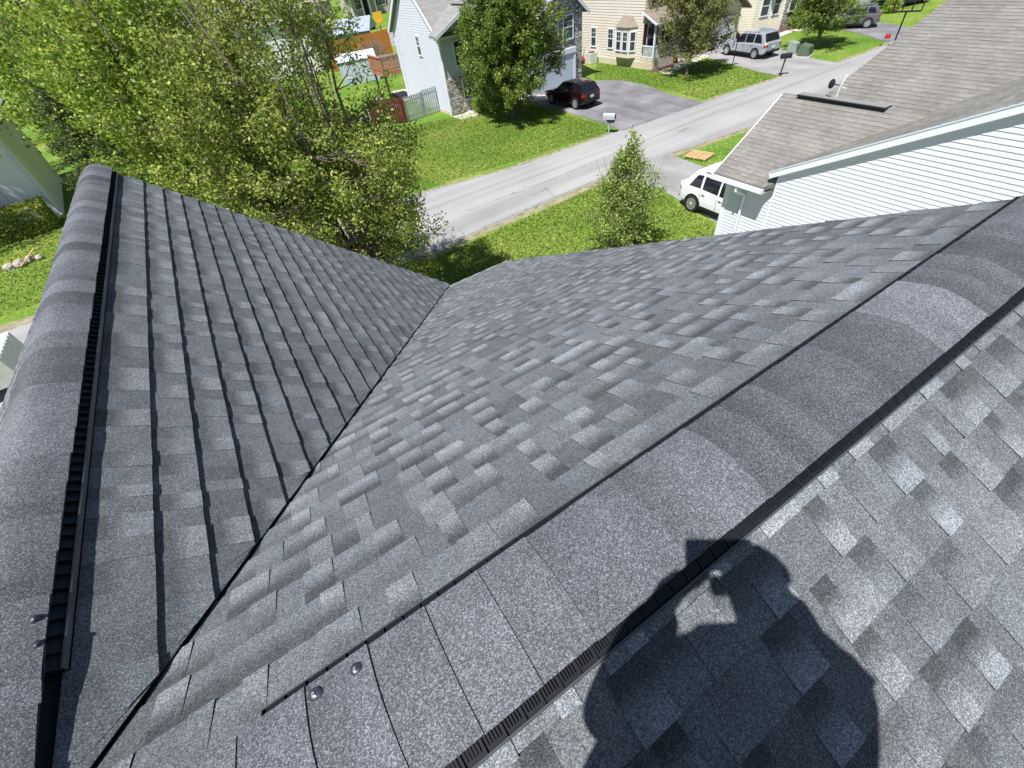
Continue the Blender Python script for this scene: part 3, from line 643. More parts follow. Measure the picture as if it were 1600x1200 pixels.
mb=MB(); mb.tube([(ax0-.08,ay0-.25,ezA-.15),(ax0-.05,ay0-.06,ezA-.5),(ax0-.05,ay0-.06,GZ)],.05,6); mb.build('downspout',M['trim'],A); mb=MB(); mb.tube([(ax0-.06,ay1-.5,ezA-.2),(ax0-.06,ay1-.5,GZ)],.05,6); mb.build('downspout',M['trim'],A)
mb=MB(); mb.b2((ax0-.28,ay0-.5,ezA-.19),(ax1+.28,ay0-.37,ezA-.06)); mb.build('gutter',M['trim'],A)
mb=MB(); mb.b2((22.4,36.62,GZ+.15),(23.4,36.7,-6.5)); mb.build('door',M['shutter'],A)
# deck at the back corner
dk_=empty('back_deck',(17.3,46,GZ),'small reddish wooden deck raised on dark posts behind the white house','deck')
da=atx(608,86,17.0); zb=-6.35
mb=MB(); mb.b2((16.2,46.0,zb-.3),(17.9,49.2,zb)); mb.build('deck_floor',M['deckwood'],dk_)
mb=MB()
for y in(46.0,47.0,48.1,49.15): mb.b2((16.2,y-.05,zb),(16.3,y+.05,zb+1.1))
mb.b2((16.15,46.0,zb+1.05),(16.35,49.2,zb+1.13)); mb.b2((16.2,46.0,zb+.1),(16.27,49.2,zb+.16)); mb.b2((16.15,45.95,zb+1.05),(17.95,46.08,zb+1.13)); mb.b2((16.2,46,zb+.1),(17.9,46.06,zb+.16))
yy=46.1
while yy<49.1: mb.b2((16.22,yy,zb+.1),(16.26,yy+.09,zb+1.06)); yy+=.13
xx=16.3
while xx<17.9: mb.b2((xx,46.0,zb+.1),(xx+.09,46.04,zb+1.06)); xx+=.13
mb.build('railing',M['deckwood'],dk_)
for y in(46.3,49.0):
    mb=MB(); mb.b2((16.35,y-.08,GZ),(16.5,y+.08,zb-.3)); mb.build('post',M['dark'],dk_)
# --- house B: cream with porch ---
B=empty('cream_house',(42,39,GZ),'cream two-storey house with dark red shutters and a railed porch behind the leafy yard tree','house')
bx,bxr,by0,by1=36.3,48.6,34.3,44.2; ezB=-2.9; ymB=(by0+by1)/2; apB=.6
wall(B,(bx,by1),(bx,by0),[(0,GZ+.45),(by1-by0,GZ+.45),(by1-by0,ezB),((by1-by0)/2,apB),(0,ezB)],'cream',lap=.2,out=.02)
flatwall(B,(bx,by1),(bx,by0-1.5),[(0,GZ),(by1-by0+1.5,GZ),(by1-by0+1.5,GZ+.45),(0,GZ+.45)],'found','foundation',0,.03)
wall(B,(bx,by0),(43.5,by0),[(0,GZ+.4),(7.2,GZ+.4),(7.2,ezB),(0,ezB)],'cream',lap=.2)
roofplane(B,V3(bx-.35,by0-.4,ezB-.05),V3(bxr,by0-.4,ezB-.05),V3(bxr,ymB,apB+.1),V3(bx-.35,ymB,apB+.1),M['brown_shingle'],seed=41,E=.25,wmin=.3,wmax=.8)
roofplane(B,V3(bxr,by1+.4,ezB-.05),V3(bx-.35,by1+.4,ezB-.05),V3(bx-.35,ymB,apB+.1),V3(bxr,ymB,apB+.1),M['brown_shingle'],seed=42,E=.25,wmin=.3,wmax=.8)
# garage projecting forward on the right
wall(B,(43.5,33.8),(43.5,30.5) if False else (48.5,33.8),[(0,GZ),(5,GZ),(5,-5.95),(2.5,-4.3),(0,-5.95)],'cream',lap=.2)
wall(B,(48.5,33.8),(48.5,by1),[(0,GZ),(10.4,GZ),(10.4,-5.95),(0,-5.95)],'cream',lap=.2)
roofplane(B,V3(42.9,33.2,-6.15),V3(42.9,36,-6.15),V3(46,36,-4.1),V3(46,33.2,-4.1),M['brown_shingle'],seed=43,E=.25,wmin=.3)
roofplane(B,V3(49.2,36,-6.15),V3(49.2,33.2,-6.15),V3(46,33.2,-4.1),V3(46,36,-4.1),M['brown_shingle'],seed=44,E=.25,wmin=.3)
mb=MB(); mb.b2((44,33.68,GZ+.02),(47.9,33.76,-6.5)); mb.build('garage_door',M['trim'],B)
# porch
pf=32.9; pz=GZ+.75; pe=-5.35
mb=MB(); mb.b2((bx,pf,GZ),(43.4,by0,pz)); mb.build('porch_floor',M['found'],B)
roofplane(B,V3(bx-.3,pf-.35,pe),V3(43.5,pf-.35,pe),V3(43.5,by0,pe+.75),V3(bx-.3,by0,pe+.75),M['brown_shingle'],seed=45,E=.2,wmin=.3)
mb=MB(); mb.beam(V3(bx-.31,pf-.35,pe-.12),V3(bx-.31,by0,pe+.63),.05,.16); mb.b2((bx-.3,pf-.46,pe-.16),(43.5,pf-.36,pe-.03)); mb.b2((bx,pf,pe-.35),(43.4,pf+.12,pe-.12)); mb.build('porch_trim',M['trim'],B)
for x in(bx+.08,38.7,41.0,43.3):
    mb=MB(); mb.b2((x-.07,pf,pz),(x+.07,pf+.14,pe-.3)); mb.build('porch_post',M['trim'],B)
mb=MB(); mb.b2((bx,pf+.03,pz+.85),(43.3,pf+.1,pz+.93)); mb.b2((bx,pf+.04,pz+.08),(43.3,pf+.09,pz+.14)); mb.b2((bx+.03,pf,pz+.85),(bx+.1,by0,pz+.93)); mb.b2((bx+.04,pf,pz+.08),(bx+.09,by0,pz+.14))
x=bx+.1
while x<43.3: mb.b2((x,pf+.05,pz+.1),(x+.05,pf+.08,pz+.88)); x+=.14
y=pf+.1
while y<by0: mb.b2((bx+.05,y,pz+.1),(bx+.08,y+.05,pz+.88)); y+=.14
mb.build('porch_railing',M['trim'],B)
for u in(3.2,5.6): window(B,(bx,by0),(0,1,0),Xn,u+.9,-6.75,.62,1.35,'glass',grid=(2,3))
window(B,(0,by0),X_,Yn,37.2,-6.6,.8,1.9,'glass',shut='shutter'); window(B,(0,by0),X_,Yn,40.5,-6.6,.8,1.7,'glass',shut='shutter')
window(B,(0,by0),X_,Yn,37.9,-3.8,.8,1.4,'glass',shut='shutter'); window(B,(0,by0),X_,Yn,40.3,-3.8,.8,1.4,'glass',shut='shutter'); window(B,(0,by0),X_,Yn,42.6,-3.8,.8,1.4,'glass',shut='shutter')
mb=MB(); mb.b2((38.6,by0-.05,pz),(39.5,by0-.0,pz+2.05)); mb.build('door',M['shutter'],B)
# bay window on the side wall
mb=MB(); by_a,by_b=35.0,37.6; zt,zb_=-5.75,-7.95
pl=[(bx,by_b),(bx-.55,by_b-.5),(bx-.55,by_a+.5),(bx,by_a)]
for (x0_,y0_),(x1_,y1_) in zip(pl,pl[1:]):
    mb.quad([(x0_,y0_,zb_),(x1_,y1_,zb_),(x1_,y1_,zt),(x0_,y0_,zt)])
mb.quad([(x,y,zb_) for x,y in pl]); bay=mb.build('bay_window',M['cream'],B)
mb=MB(); pr=[(bx,by_b+.1),(bx-.7,by_b-.5),(bx-.7,by_a+.5),(bx,by_a-.1)]; top=[(bx,36.9,zt+.75),(bx,35.7,zt+.75)]
mb.quad([(*pr[0],zt),(*pr[1],zt),top[0]]); mb.quad([(*pr[1],zt),(*pr[2],zt),top[1],top[0]]); mb.quad([(*pr[2],zt),(*pr[3],zt),top[1]]); mb.quad([(x,y,zt-.01) for x,y in pr]); mb.build('bay_roof',M['brown_shingle'],bay)
for (x0_,y0_),(x1_,y1_) in (((bx-.55,by_b-.5),(bx-.55,36.32)),((bx-.55,36.28),(bx-.55,by_a+.5))):
    d=Vector((x1_-x0_,y1_-y0_,0)); L=d.length; d.normalize(); n=Vector((d.y,-d.x,0)); window(bay,(x0_,y0_),d,n,L/2,-6.75,.52,1.3,'glass',grid=(2,3))
for (x0_,y0_),(x1_,y1_) in ((pl[0],pl[1]),(pl[2],pl[3])):
    d=Vector((x1_-x0_,y1_-y0_,0)); L=d.length; d.normalize(); n=Vector((d.y,-d.x,0)); window(bay,(x0_,y0_),d,n,L/2,-6.75,.4,1.3,'glass')
for o in list(bay.children):
    pass
# --- house C: pale yellow with stone front ---
Cc=empty('yellow_house',(58,40,GZ),'pale yellow house with stone front and wide steps, behind the silver car','house')
cx0=51.6
wall(Cc,(cx0,44),(cx0,34.4),[(0,GZ),(9.6,GZ),(9.6,-2.8),(0,-2.8)],'yellowcream',lap=.2)
wall(Cc,(cx0,34.4),(54.6,34.4) if False else (54.4,33.2),[(0,GZ),(3.05,GZ),(3.05,-2.8),(0,-2.8)],'yellowcream',lap=.2)
flatwall(Cc,(54.4,33.2),(60.5,33.2),[(0,GZ),(6.1,GZ),(6.1,-2.8),(0,-2.8)],'stonet','stone_wall',0,.1)
flatwall(Cc,(60.5,33.2),(70,33.2),[(0,GZ),(9.5,GZ),(9.5,-2.8),(0,-2.8)],'yellowcream','wall',0,.05)
flatwall(Cc,(70,33.2),(70,44),[(0,GZ),(10.8,GZ),(10.8,-2.8),(0,-2.8)],'yellowcream','wall',0,.05)
roofplane(Cc,V3(51.2,32.7,-2.9),V3(70.4,32.7,-2.9),V3(70.4,39,.6),V3(51.2,39,.6),M['brown_shingle'],seed=51,E=.3,wmin=.4)
roofplane(Cc,V3(70.4,44.5,-2.9),V3(51.2,44.5,-2.9),V3(51.2,39,.6),V3(70.4,39,.6),M['brown_shingle'],seed=52,E=.3,wmin=.4)
d=Vector((2.8,-1.2,0)).normalized(); n=Vector((d.y,-d.x,0))
window(Cc,(cx0,34.4),d,n,1.0,-6.6,.75,1.5,'glass'); window(Cc,(cx0,34.4),d,n,2.2,-6.6,.6,1.5,'glass')
for x in(55.6,57.4): window(Cc,(0,33.1),X_,Yn,x,-6.4,1.0,1.9,'glass',grid=(2,2)); 
for x in(55.6,57.4): window(Cc,(0,33.1),X_,Yn,x,-3.9,1.0,1.4,'glass',grid=(2,2))
for x in(59.4,61.0,62.6):
    mb=MB(); mb.b2((x-.09,31.6,GZ+.6),(x+.09,31.78,-5.4)); mb.build('porch_post',M['trim'],Cc)
mb=MB(); mb.b2((59.0,31.5,-5.4),(63,33.2,-5.2)); mb.build('porch_roof',M['trim'],Cc)
mb=MB(); 
for k in range(4): mb.b2((59.2,30.4+.3*k,GZ),(62.6,33.1,GZ+.15*(k+1)-.002*k))
mb.build('steps',M['rock'],Cc)
mb=MB(); mb.b2((60,33.05,GZ+.6),(61,33.09,GZ+2.7)); mb.build('door',M['shutter'],Cc)
# --- house D beyond, with stone and shrubs (only its foot shows) ---
Dh=empty('far_white_house',(75,33,GZ),'white house front partly hidden beyond the grey car','house')
flatwall(Dh,(66.5,32.2),(88,28.6),[(0,GZ),(21,GZ),(21,-3),(0,-3)],'white','wall',0,.1)
flatwall(Dh,(68,31.9),(72,31.2),[(0,GZ),(4,GZ),(4,-4),(0,-4)],'stonet','stone_wall',0,.12)
roofplane(Dh,V3(66,31.6,-3.1),V3(88.5,28,-3.1),V3(90,34,.3),V3(67,38,.3),M['brown_shingle'],seed=61,E=.4,wmin=.6)
# --- houses far behind ---
def farhouse(name,a,b,dep,hgt,wm,rm,label,wins,seed,rise=2.4,porch=None):
    a=Vector((a[0],a[1],0)); b=Vector((b[0],b[1],0)); d=(b-a).normalized(); n=Vector((d.y,-d.x,0)); L=(b-a).length; back=-n*dep
    H=empty(name,(a+b)/2+Vector((0,0,GZ)),label,'house'); z1=GZ+hgt; Z=Vector((0,0,1))
    flatwall(H,a,b,[(0,GZ),(L,GZ),(L,z1),(0,z1)],wm,'wall',-.1,.1)
    flatwall(H,a+back,a,[(0,GZ),(dep,GZ),(dep,z1),(dep/2,z1+rise-.2),(0,z1)],wm,'side_wall',-.1,.1)
    flatwall(H,b,b+back,[(0,GZ),(dep,GZ),(dep,z1),(dep/2,z1+rise-.2),(0,z1)],wm,'side_wall',-.1,.1)
    e=n*.4; zz=Z*(z1-.05); m_=a*0+back/2
    roofplane(H,a+e-d*.3+zz,b+e+d*.3+zz,b+m_+d*.3+Z*(z1+rise),a+m_-d*.3+Z*(z1+rise),M[rm],seed=seed,E=.4,wmin=.6,wmax=1.5,contrast=.4)
    roofplane(H,b+back-e+d*.3+zz,a+back-e-d*.3+zz,a+m_-d*.3+Z*(z1+rise),b+m_+d*.3+Z*(z1+rise),M[rm],seed=seed+1,E=.4,wmin=.6,wmax=1.5,contrast=.4)
    for u,z,w_,h_,sh in wins: window(H,a,d,n,u,GZ+z,w_,h_,'glass',shut=sh,grid=(2,3))
    return H,a,b,d,n
fa=G(546,30); fb=G(621,16)
L=(fb-fa).length; H,a,b,d,n=farhouse('distant_house',(fa.x,fa.y),(fb.x,fb.y),8,4.2,'taupe','grey_shingle','distant taupe house with navy shutters and a columned porch at the top edge',[(L*.72,2.6,1.7,2.2,'navy'),(L*.25,2.4,1.5,1.9,None)],70)
for u in(.08,.30,.44,.56): mb=MB(); mb.box(a+d*L*u+n*1.6+Vector((0,0,GZ+1.9)),(.35,.35,3.8),(d,n,Vector((0,0,1)))); mb.build('porch_post',M['trim'],H)
mb=MB(); mb.box(a+d*L*.31+n*1.3+Vector((0,0,GZ+4)),(L*.6,2.9,.4),(d,n,Vector((0,0,1)))); mb.build('porch_roof',M['grey_shingle'],H)
mb=MB(); mb.box(a+d*L*.38+n*.05+Vector((0,0,GZ+1.6)),(1.2,.1,3.0),(d,n,Vector((0,0,1)))); mb.build('door',M['dark'],H)
farhouse('distant_house',(3,75),(17,72),8,5.4,'leftwall','grey_shingle','distant pale grey house seen between the bare upper branches of the big trees',[(3,3.5,1.2,1.6,None),(8,3.5,1.2,1.6,None)],72)
farhouse('distant_house',(12,98),(28,100),9,5.4,'taupe','grey_shingle','distant house glimpsed through the crown beside the green parked car',[(3,3.5,1.2,1.6,None)],74)
# street behind
sheet('road',[g2(480,95),g2(560,55),g2(640,38),g2(700,30),(75,110),(75,96),g2(640,62),g2(600,78),g2(500,110)],GZ+.012,M['drivec'])
# --- house at the left edge ---
LH=empty('left_house',(-16,45,GZ),'pale grey-sided house with a garage door at the left edge behind the clipped hedge','house')
lx,ly=-9.9,40.6
flatwall(LH,(lx-14,ly-1.6),(lx,ly),[(0,GZ),(14.1,GZ),(14.1,-3.2),(7,1.2),(0,-3.2)],'leftwall','wall',0,.1)
flatwall(LH,(lx,ly),(lx-1.2,ly+10.5),[(0,GZ),(10.5,GZ),(10.5,-3.2),(0,-3.2)],'leftwall','side_wall',0,.1)
mb=MB(); d=Vector((14,1.6,0)).normalized(); n=Vector((d.y,-d.x,0)); c=Vector((lx-14,ly-1.6,0))+d*10.6+n*.16+Vector((0,0,GZ+1.35)); mb.box(c,(3.4,.08,2.3),(d,n,Vector((0,0,1))))
for k in range(1,8): mb.box(c+n*.05+Vector((0,0,-1.15+k*.29)),(3.4,.03,.03),(d,n,Vector((0,0,1))))
mb.build('garage_door',M['trim'],LH)
mb=MB(); mb.tube([(lx-.05,ly-.12,-3.3),(lx-.05,ly-.12,GZ+.2),(lx+.1,ly-.5,GZ+.08)],.06,6); mb.build('downspout',M['trim'],LH)
roofplane(LH,V3(lx+.5,ly-.8,-3.3),V3(lx-.8,ly+11,-3.3),V3(lx-7.8,ly+10,1.2),V3(lx-6.6,ly-1.6,1.2),M['grey_shingle'],seed=81,E=.3,wmin=.4)
# ---------------- trees ----------------
def leafquads(C,size,seed,up=.25,aspect=.6,tilt=None):
    r=np.random.RandomState(seed); n=len(C); a=r.normal(size=(n,3)); a[:,2]=a[:,2]*.7; a/=np.linalg.norm(a,axis=1)[:,None]
    b=r.normal(size=(n,3)); nn=np.cross(a,b); nn/=np.linalg.norm(nn,axis=1)[:,None]; b=np.cross(nn,a)
    s=(size*r.uniform(.6,1.3,n))[:,None]; a=a*s; b=b*s*aspect
    return np.stack([C-a,C-b*1.0+a*.1,C+a,C+b+a*.1],1)
def leafcols(C,n,pal,seed,clump=None,young=0):
    r=np.random.RandomState(seed); pal=np.array(pal); i=r.randint(0,len(pal),n); c=pal[i]*r.uniform(.7,1.25,(n,1))
    if clump is not None: c=c*clump
    return c
def tree(name,label,cat,base,crown_c,rad,nst,ncl,per,leaf,pal,seed,group=None,trunk_r=.12,barkm='bark',shape='oval',clr=.28,trunk_h=.25,spread=.55,bottom=None,openness=.35,upright=True,twig=True,offset=None):
    r=random.Random(seed); q=np.random.RandomState(seed)
    base=Vector(base); cc=Vector(crown_c); rx,ry,rz=rad
    root=empty(name,base,label,cat,group)
    # main stems
    stems=[]; mb=MB(); H=cc.z+rz-base.z; th=base+Vector((0,0,H*trunk_h))
    mb.tube([base-Vector((0,0,.1)),base+Vector((0,0,.15)),th],[trunk_r*1.4,trunk_r,trunk_r*.85],9)
    for k in range(nst):
        a=2*math.pi*(k+r.random()*.6)/nst; f=r.uniform(.35,1)*spread; hz=r.uniform(.72,.97)
        end=Vector((cc.x+math.cos(a)*rx*f,cc.y+math.sin(a)*ry*f,cc.z-rz+2*rz*hz))
        st=th-Vector((0,0,r.uniform(0,H*trunk_h*.5))); m1=st.lerp(end,.4)+Vector((math.cos(a)*rx*f*.18,math.sin(a)*ry*f*.18,0)); m2=st.lerp(end,.72)+Vector((r.uniform(-.15,.15),r.uniform(-.15,.15),0))
        pts=[st,st.lerp(m1,.5)+Vector((r.uniform(-.08,.08),r.uniform(-.08,.08),0)),m1,m2,end]; R0=trunk_r*.62
        mb.tube(pts,[R0,R0*.85,R0*.62,R0*.36,R0*.1],7)
        for i in range(4):
            for t in (0,.25,.5,.75): stems.append((pts[i].lerp(pts[i+1],t),R0*(1-.22*(i+t))))
    SP=np.array([s[0][:] for s in stems]); SR=[s[1] for s in stems]
    # cluster centres in the crown envelope
    cl=[]; holes=[(Vector((cc.x+r.uniform(-1,1)*rx,cc.y+r.uniform(-1,1)*ry,cc.z+r.uniform(-1,1)*rz)),r.uniform(.12,.3)*min(rx,rz)) for _ in range(int(14*openness*2))]
    tries=0
    while len(cl)<ncl and tries<ncl*30:
        tries+=1; v=Vector((r.gauss(0,1),r.gauss(0,1),r.gauss(0,1))).normalized(); rr=r.random()**(1/2.6)
        lump=1+.16*math.sin(v.x*5+seed)+.12*math.sin(v.y*7+v.z*5+seed*2)+.08*math.sin(v.z*11+v.x*9)
        p=Vector((v.x*rx,v.y*ry,v.z*rz))*rr*lump
        if shape=='cone': f=max(.08,1-(p.z+rz)/(2*rz)*.85); p.x*=f*1.25; p.y*=f*1.25
        if shape=='egg': f=1.12-.42*(p.z+rz)/(2*rz); p.x*=f; p.y*=f
        p+=cc
        if bottom is not None and p.z<bottom: continue
        if any((p-h).length<hr for h,hr in holes): continue
        cl.append(p)
    tw=MB()
    CL=np.array([p[:] for p in cl]); cen=[];
    for p in cl:
        t=Vector(p); dd=np.linalg.norm(SP-np.array(t[:]),axis=1)+np.maximum(0,SP[:,2]-t.z+.1)*3; i=int(dd.argmin()); s=Vector(SP[i]); 
        if twig:
            m_=s.lerp(t,.5)+Vector((r.uniform(-.08,.08),r.uniform(-.08,.08),-.06*(t-s).length)); w_=min(SR[i]*.6,.012+.012*(t-s).length)
            mb.tube([s,m_,t],[w_,w_*.6,.004],4,False)
        # leaves along the last part of the twig
        k=int(per*r.uniform(.6,1.4)); d=(t-s).normalized() if (t-s).length>.01 else Vector((0,0,1))
        if upright: d=(d+Vector((0,0,.6))).normalized()
        for j in range(3):
            cen.append((t+d*clr*(j-1)*.8,clr*(.8 if j!=1 else 1.05),k//3,r.uniform(.5,1.3),j))
    mb.build('trunk',M[barkm],root,True)
    P=[];Cc_=[]
    pal=np.array(pal)
    for c,s_,k,br,j in cen:
        o=q.normal(size=(k,3))*s_*.5; P.append(np.array(c[:])+o)
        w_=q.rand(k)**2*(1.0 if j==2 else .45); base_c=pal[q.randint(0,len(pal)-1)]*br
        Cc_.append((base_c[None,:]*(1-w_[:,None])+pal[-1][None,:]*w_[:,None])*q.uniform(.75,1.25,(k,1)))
    P=np.concatenate(P); K=np.concatenate(Cc_)
    quads_mesh('crown',leafquads(P,leaf,seed),K,M['leafA'],root)
    return root
SPR=[(.19,.32,.035),(.25,.38,.045),(.13,.24,.03),(.31,.41,.06),(.50,.54,.10)]
PEAR=[(.19,.275,.045),(.25,.335,.055),(.14,.21,.04),(.31,.37,.08),(.54,.54,.15)]
DK=[(.13,.22,.035),(.18,.28,.045),(.10,.18,.03),(.22,.32,.06),(.36,.42,.09)]
OL=[(.19,.23,.07),(.24,.28,.08),(.15,.18,.06),(.29,.31,.10),(.38,.33,.15)]
tree('pear_tree','large multi-stemmed tree with pale upright limbs and fresh yellow-green leaves beyond the left gable roof','tree',(3.6,13.6,GZ),(2.9,13.9,-3.0),(3.7,3.3,4.8),15,1180,84,.045,PEAR,101,'trees of our front yard',.15,'bark','egg',.27,.12,.62,openness=1.0)
tree('broadleaf_tree','tall bright green tree with spreading dark limbs behind the top of the left gable ridge','tree',(.5,17.2,GZ),(.5,17.0,-1.8),(2.5,2.7,4.7),9,760,80,.055,SPR,102,'trees of our front yard',.17,'bark','oval',.3,.2,.7,openness=.5)
tree('yard_tree','dense rounded pear tree in front of the white house, its shade reaching the driveway','tree',(20.6,31.6,GZ),(20.6,31.6,-3.5),(3.9,3.7,4.6),9,900,85,.08,DK+[(.2,.27,.05)],103,None,.15,'bark','egg',.33,.12,.55,bottom=-7.7,openness=.12)
tree('yard_tree','reddish olive leafy tree on the lawn of the cream house','tree',(36.2,28.9,GZ),(36.2,28.9,-4.4),(2.9,2.9,3.7),8,420,60,.08,OL,104,None,.12,'bark','egg',.33,.15,.6,bottom=-7.2,openness=.3)
tree('yard_tree','dark green tree shading the far lawn by the two utility boxes','tree',(48.2,25.4,GZ),(48.2,25.6,-5.0),(2.7,2.6,3.2),7,340,60,.085,DK,105,None,.13,'bark','egg',.33,.15,.6,bottom=-7.4,openness=.2)
tree('young_tree','small slender young tree with upright twigs on the lawn beyond the main roof edge','tree',(13.35,11.9,GZ),(13.3,11.9,-6.55),(1.75,1.75,2.15),21,380,38,.048,[(.26,.37,.07),(.20,.30,.05),(.31,.42,.09),(.42,.50,.16)],106,None,.05,'barkl','cone',.22,.06,.8,openness=.5)
# background wood at the left: each tree its own
bgt=[(-5.0,43,5.0,3.6,'broadleaf_tree',SPR,'bright leafy tree just right of the pale grey house wall'),
     (-16,40,7,5.4,'broadleaf_tree',DK,'dark leafy tree at the top left behind the pale grey house'),
     (-8,54,7,4.6,'broadleaf_tree',SPR,'tall light green tree in the background wood at the upper left'),
     (-2,50,6,4.6,'broadleaf_tree',DK,'mid green background tree behind the bright front yard tree'),
     (5,60,6.5,5.0,'broadleaf_tree',OL,'olive background tree behind the multi-stemmed front tree'),
     (-22,52,9,6.5,'broadleaf_tree',DK,'tallest dark tree at the upper left corner'),
     (-13,70,9,6.5,'broadleaf_tree',DK,'distant dark tree filling the gap at the top left edge')]
for i,(x,y,hh,rr_,nm,pal,lab) in enumerate(bgt):
    cz=-1.6 if y<30 else 0.0
    tree(nm,lab,'tree',(x,y,GZ),(x,y,GZ+hh*1.05),(rr_,rr_,hh),7,190 if y<60 else 150,66,.12 if y>30 else .085,pal,120+i,'background trees at the upper left',.2,'bark','oval',.62 if y>30 else .45,.2,.6,openness=.2)
# hemlock: feathery conifer
def conifer(name,label,base,H,rad,seed,pal,n=70):
    r=random.Random(seed); q=np.random.RandomState(seed); base=Vector(base); root=empty(name,base,label,'conifer'); mb=MB(); mb.tube([base,base+Vector((0,0,H))],[.14,.02],8); P=[];K=[]; pal=np.array(pal)
    for i in range(n):
        f=r.random()**.8; z=.08*H+f*.9*H; L=rad*(1-f)**.8*r.uniform(.75,1.1)+.1; a=r.random()*6.283; d=Vector((math.cos(a),math.sin(a),0)); s=base+Vector((0,0,z)); e=s+d*L+Vector((0,0,-.18*L)); mb.tube([s,s.lerp(e,.5)+Vector((0,0,.06*L)),e],[.03,.018,.004],4,False)
        m_=int(260*L/rad)+30; t=q.rand(m_)**.7; sd=np.array([-d.y,d.x,0]); w_=(1-t)*.30*L+.08; o=(q.rand(m_)*2-1)*w_
        p=np.array(s[:])[None]*(1-t[:,None])+np.array(e[:])[None]*t[:,None]+sd[None]*o[:,None]+q.normal(size=(m_,3))*.05; p[:,2]+=.06*L*np.sin(t*3.14)-abs(o)*.25; P.append(p); K.append(pal[q.randint(0,len(pal),m_)]*q.uniform(.7,1.2,(m_,1))*r.uniform(.75,1.15))
    mb.build('trunk',M['bark'],root,True); quads_mesh('crown',leafquads(np.concatenate(P),.075,seed,aspect=.35),np.concatenate(K),M['leafB'],root); return root
conifer('hemlock','feathery pale green conifer drooping beside the pale grey house at the left',(-5.2,33.5,GZ),7.6,2.6,201,[(.11,.17,.05),(.14,.20,.06),(.08,.13,.04),(.17,.21,.08)],110)
# ---------------- bushes, hedges ----------------
def bush(name,label,cat,c,rad,n,leaf,pal,seed,boxy=False,group=None,rot=0,stem=True):
    q=np.random.RandomState(seed); c=np.array(c,float); root=empty(name,(c[0],c[1],GZ),label,cat,group)
    if boxy:
        p=q.uniform(-1,1,(n,3)); ax=q.randint(0,3,n); s=np.sign(q.uniform(-1,1,n)); k=np.arange(n); p[k,ax]=s*q.uniform(.86,1.04,n); 
    else:
        p=q.normal(size=(n,3)); p/=np.linalg.norm(p,axis=1)[:,None]; p*=(q.uniform(.35,1.05,n)**.5)[:,None]; p*=(1+.12*np.sin(p[:,:1]*7+seed))
    p=p*np.array(rad); ca,sa=math.cos(rot),math.sin(rot); p=np.stack([p[:,0]*ca-p[:,1]*sa,p[:,0]*sa+p[:,1]*ca,p[:,2]],1)
    P=c+p; keep=P[:,2]>GZ; P=P[keep]; pal=np.array(pal); K=pal[q.randint(0,len(pal),len(P))]*q.uniform(.6,1.3,(len(P),1))
    quads_mesh('foliage',leafquads(P,leaf,seed),K,M['leafA'],root)
    mb=MB(); 
    for k in range(1): mb.tube([(c[0],c[1],GZ),(c[0],c[1],c[2]+rad[2]*.4)],[.06,.02],6)
    for k in range(7):
        a=k*.9; mb.tube([(c[0],c[1],GZ+.05),(c[0]+math.cos(a)*rad[0]*.45,c[1]+math.sin(a)*rad[1]*.45,c[2]+rad[2]*.35)],[.03,.008],4)
    mb.build('stem',M['bark'],root)
    return root
p=G(778,168); bush('shrub','small round bright green shrub by the stone foundation of the white house','shrub',(G(752,175).x,G(752,175).y,GZ+.55),(.65,.65,.65),2600,.06,SPR,301)
bush('shrub','darker shrub close to the trunk of the rounded pear tree','shrub',(20.9,34.6,GZ+.5),(.8,.6,.6),2600,.06,DK,302)
hc=G(28,332); bush('hedge','long clipped hedge with a sunlit yellow-green top below the garage door at the left','hedge',(-12.4,38.4,GZ+.75),(2.5,.95,.8),14000,.07,[(.34,.42,.08),(.42,.46,.08),(.26,.32,.06)],303,True,rot=.1)
h3=G(1220,52); bush('hedge','bright lime hedge below the stone front of the pale yellow house','hedge',(57.0,32.0,GZ+.7),(1.7,.8,.7),5000,.1,[(.25,.36,.03),(.30,.38,.05),(.18,.28,.03)],304,True)
for i,(px,py,s_,pal,lab) in enumerate([(1017,105,.55,OL,'tall brownish shrub at the porch corner of the cream house'),(1037,101,.38,[(.45,.40,.08),(.5,.42,.05),(.2,.25,.05)],'low yellow-flowering shrub beside the garden rocks'),(1052,98,.34,OL,'small reddish shrub between the garden rocks'),(1150,45,.7,SPR,'bright small shrub in the mulch bed beside the yellow house'),(1390,20,.8,SPR,'lime rounded shrub near the dark car at the top'),(1372,8,.8,DK,'dark conical shrub near the far white house')]):
    g=G(px,py); bush('shrub',lab,'shrub',(g.x,g.y,GZ+s_*(1.2 if i==0 else .8)),(s_,s_,s_*(1.5 if i==0 else .8)),1500,.07,pal,310+i)
# bare twiggy bush behind the deck
def bare(name,label,base,H,rad,n,seed,m='barkl',cat='bare bush'):
    r=random.Random(seed); mb=MB(); base=Vector(base)
    def grow(p,d,L,w_,k):
        e=p+d*L; mb.tube([p,p.lerp(e,.5)+Vector((r.uniform(-.05,.05)*L,r.uniform(-.05,.05)*L,0)),e],[w_,w_*.75,w_*.5],4,False)
        if k>0:
            for _ in range(3): grow(p.lerp(e,r.uniform(.5,1)),(d+Vector((r.gauss(0,.45),r.gauss(0,.45),r.gauss(.05,.3)))).normalized(),L*.65,w_*.55,k-1)
    for i in range(n):
        a=r.random()*6.28; grow(base,Vector((math.cos(a)*rad/H*r.random(),math.sin(a)*rad/H*r.random(),1)).normalized(),H*.45,.035,3)
    return tag(mb.build(name,M[m]),label,cat)
g=G(606,95); bare('bare_bush','wide leafless grey-brown bush behind the orange fence and the deck',(21.5,64,GZ),3.6,3.8,30,401)
bare('bare_bush','small leafless white-barked shrub in the mulch at the left lawn edge',(-13.0,36.6,GZ),1.5,1.4,9,402)
g=G(34,415); 
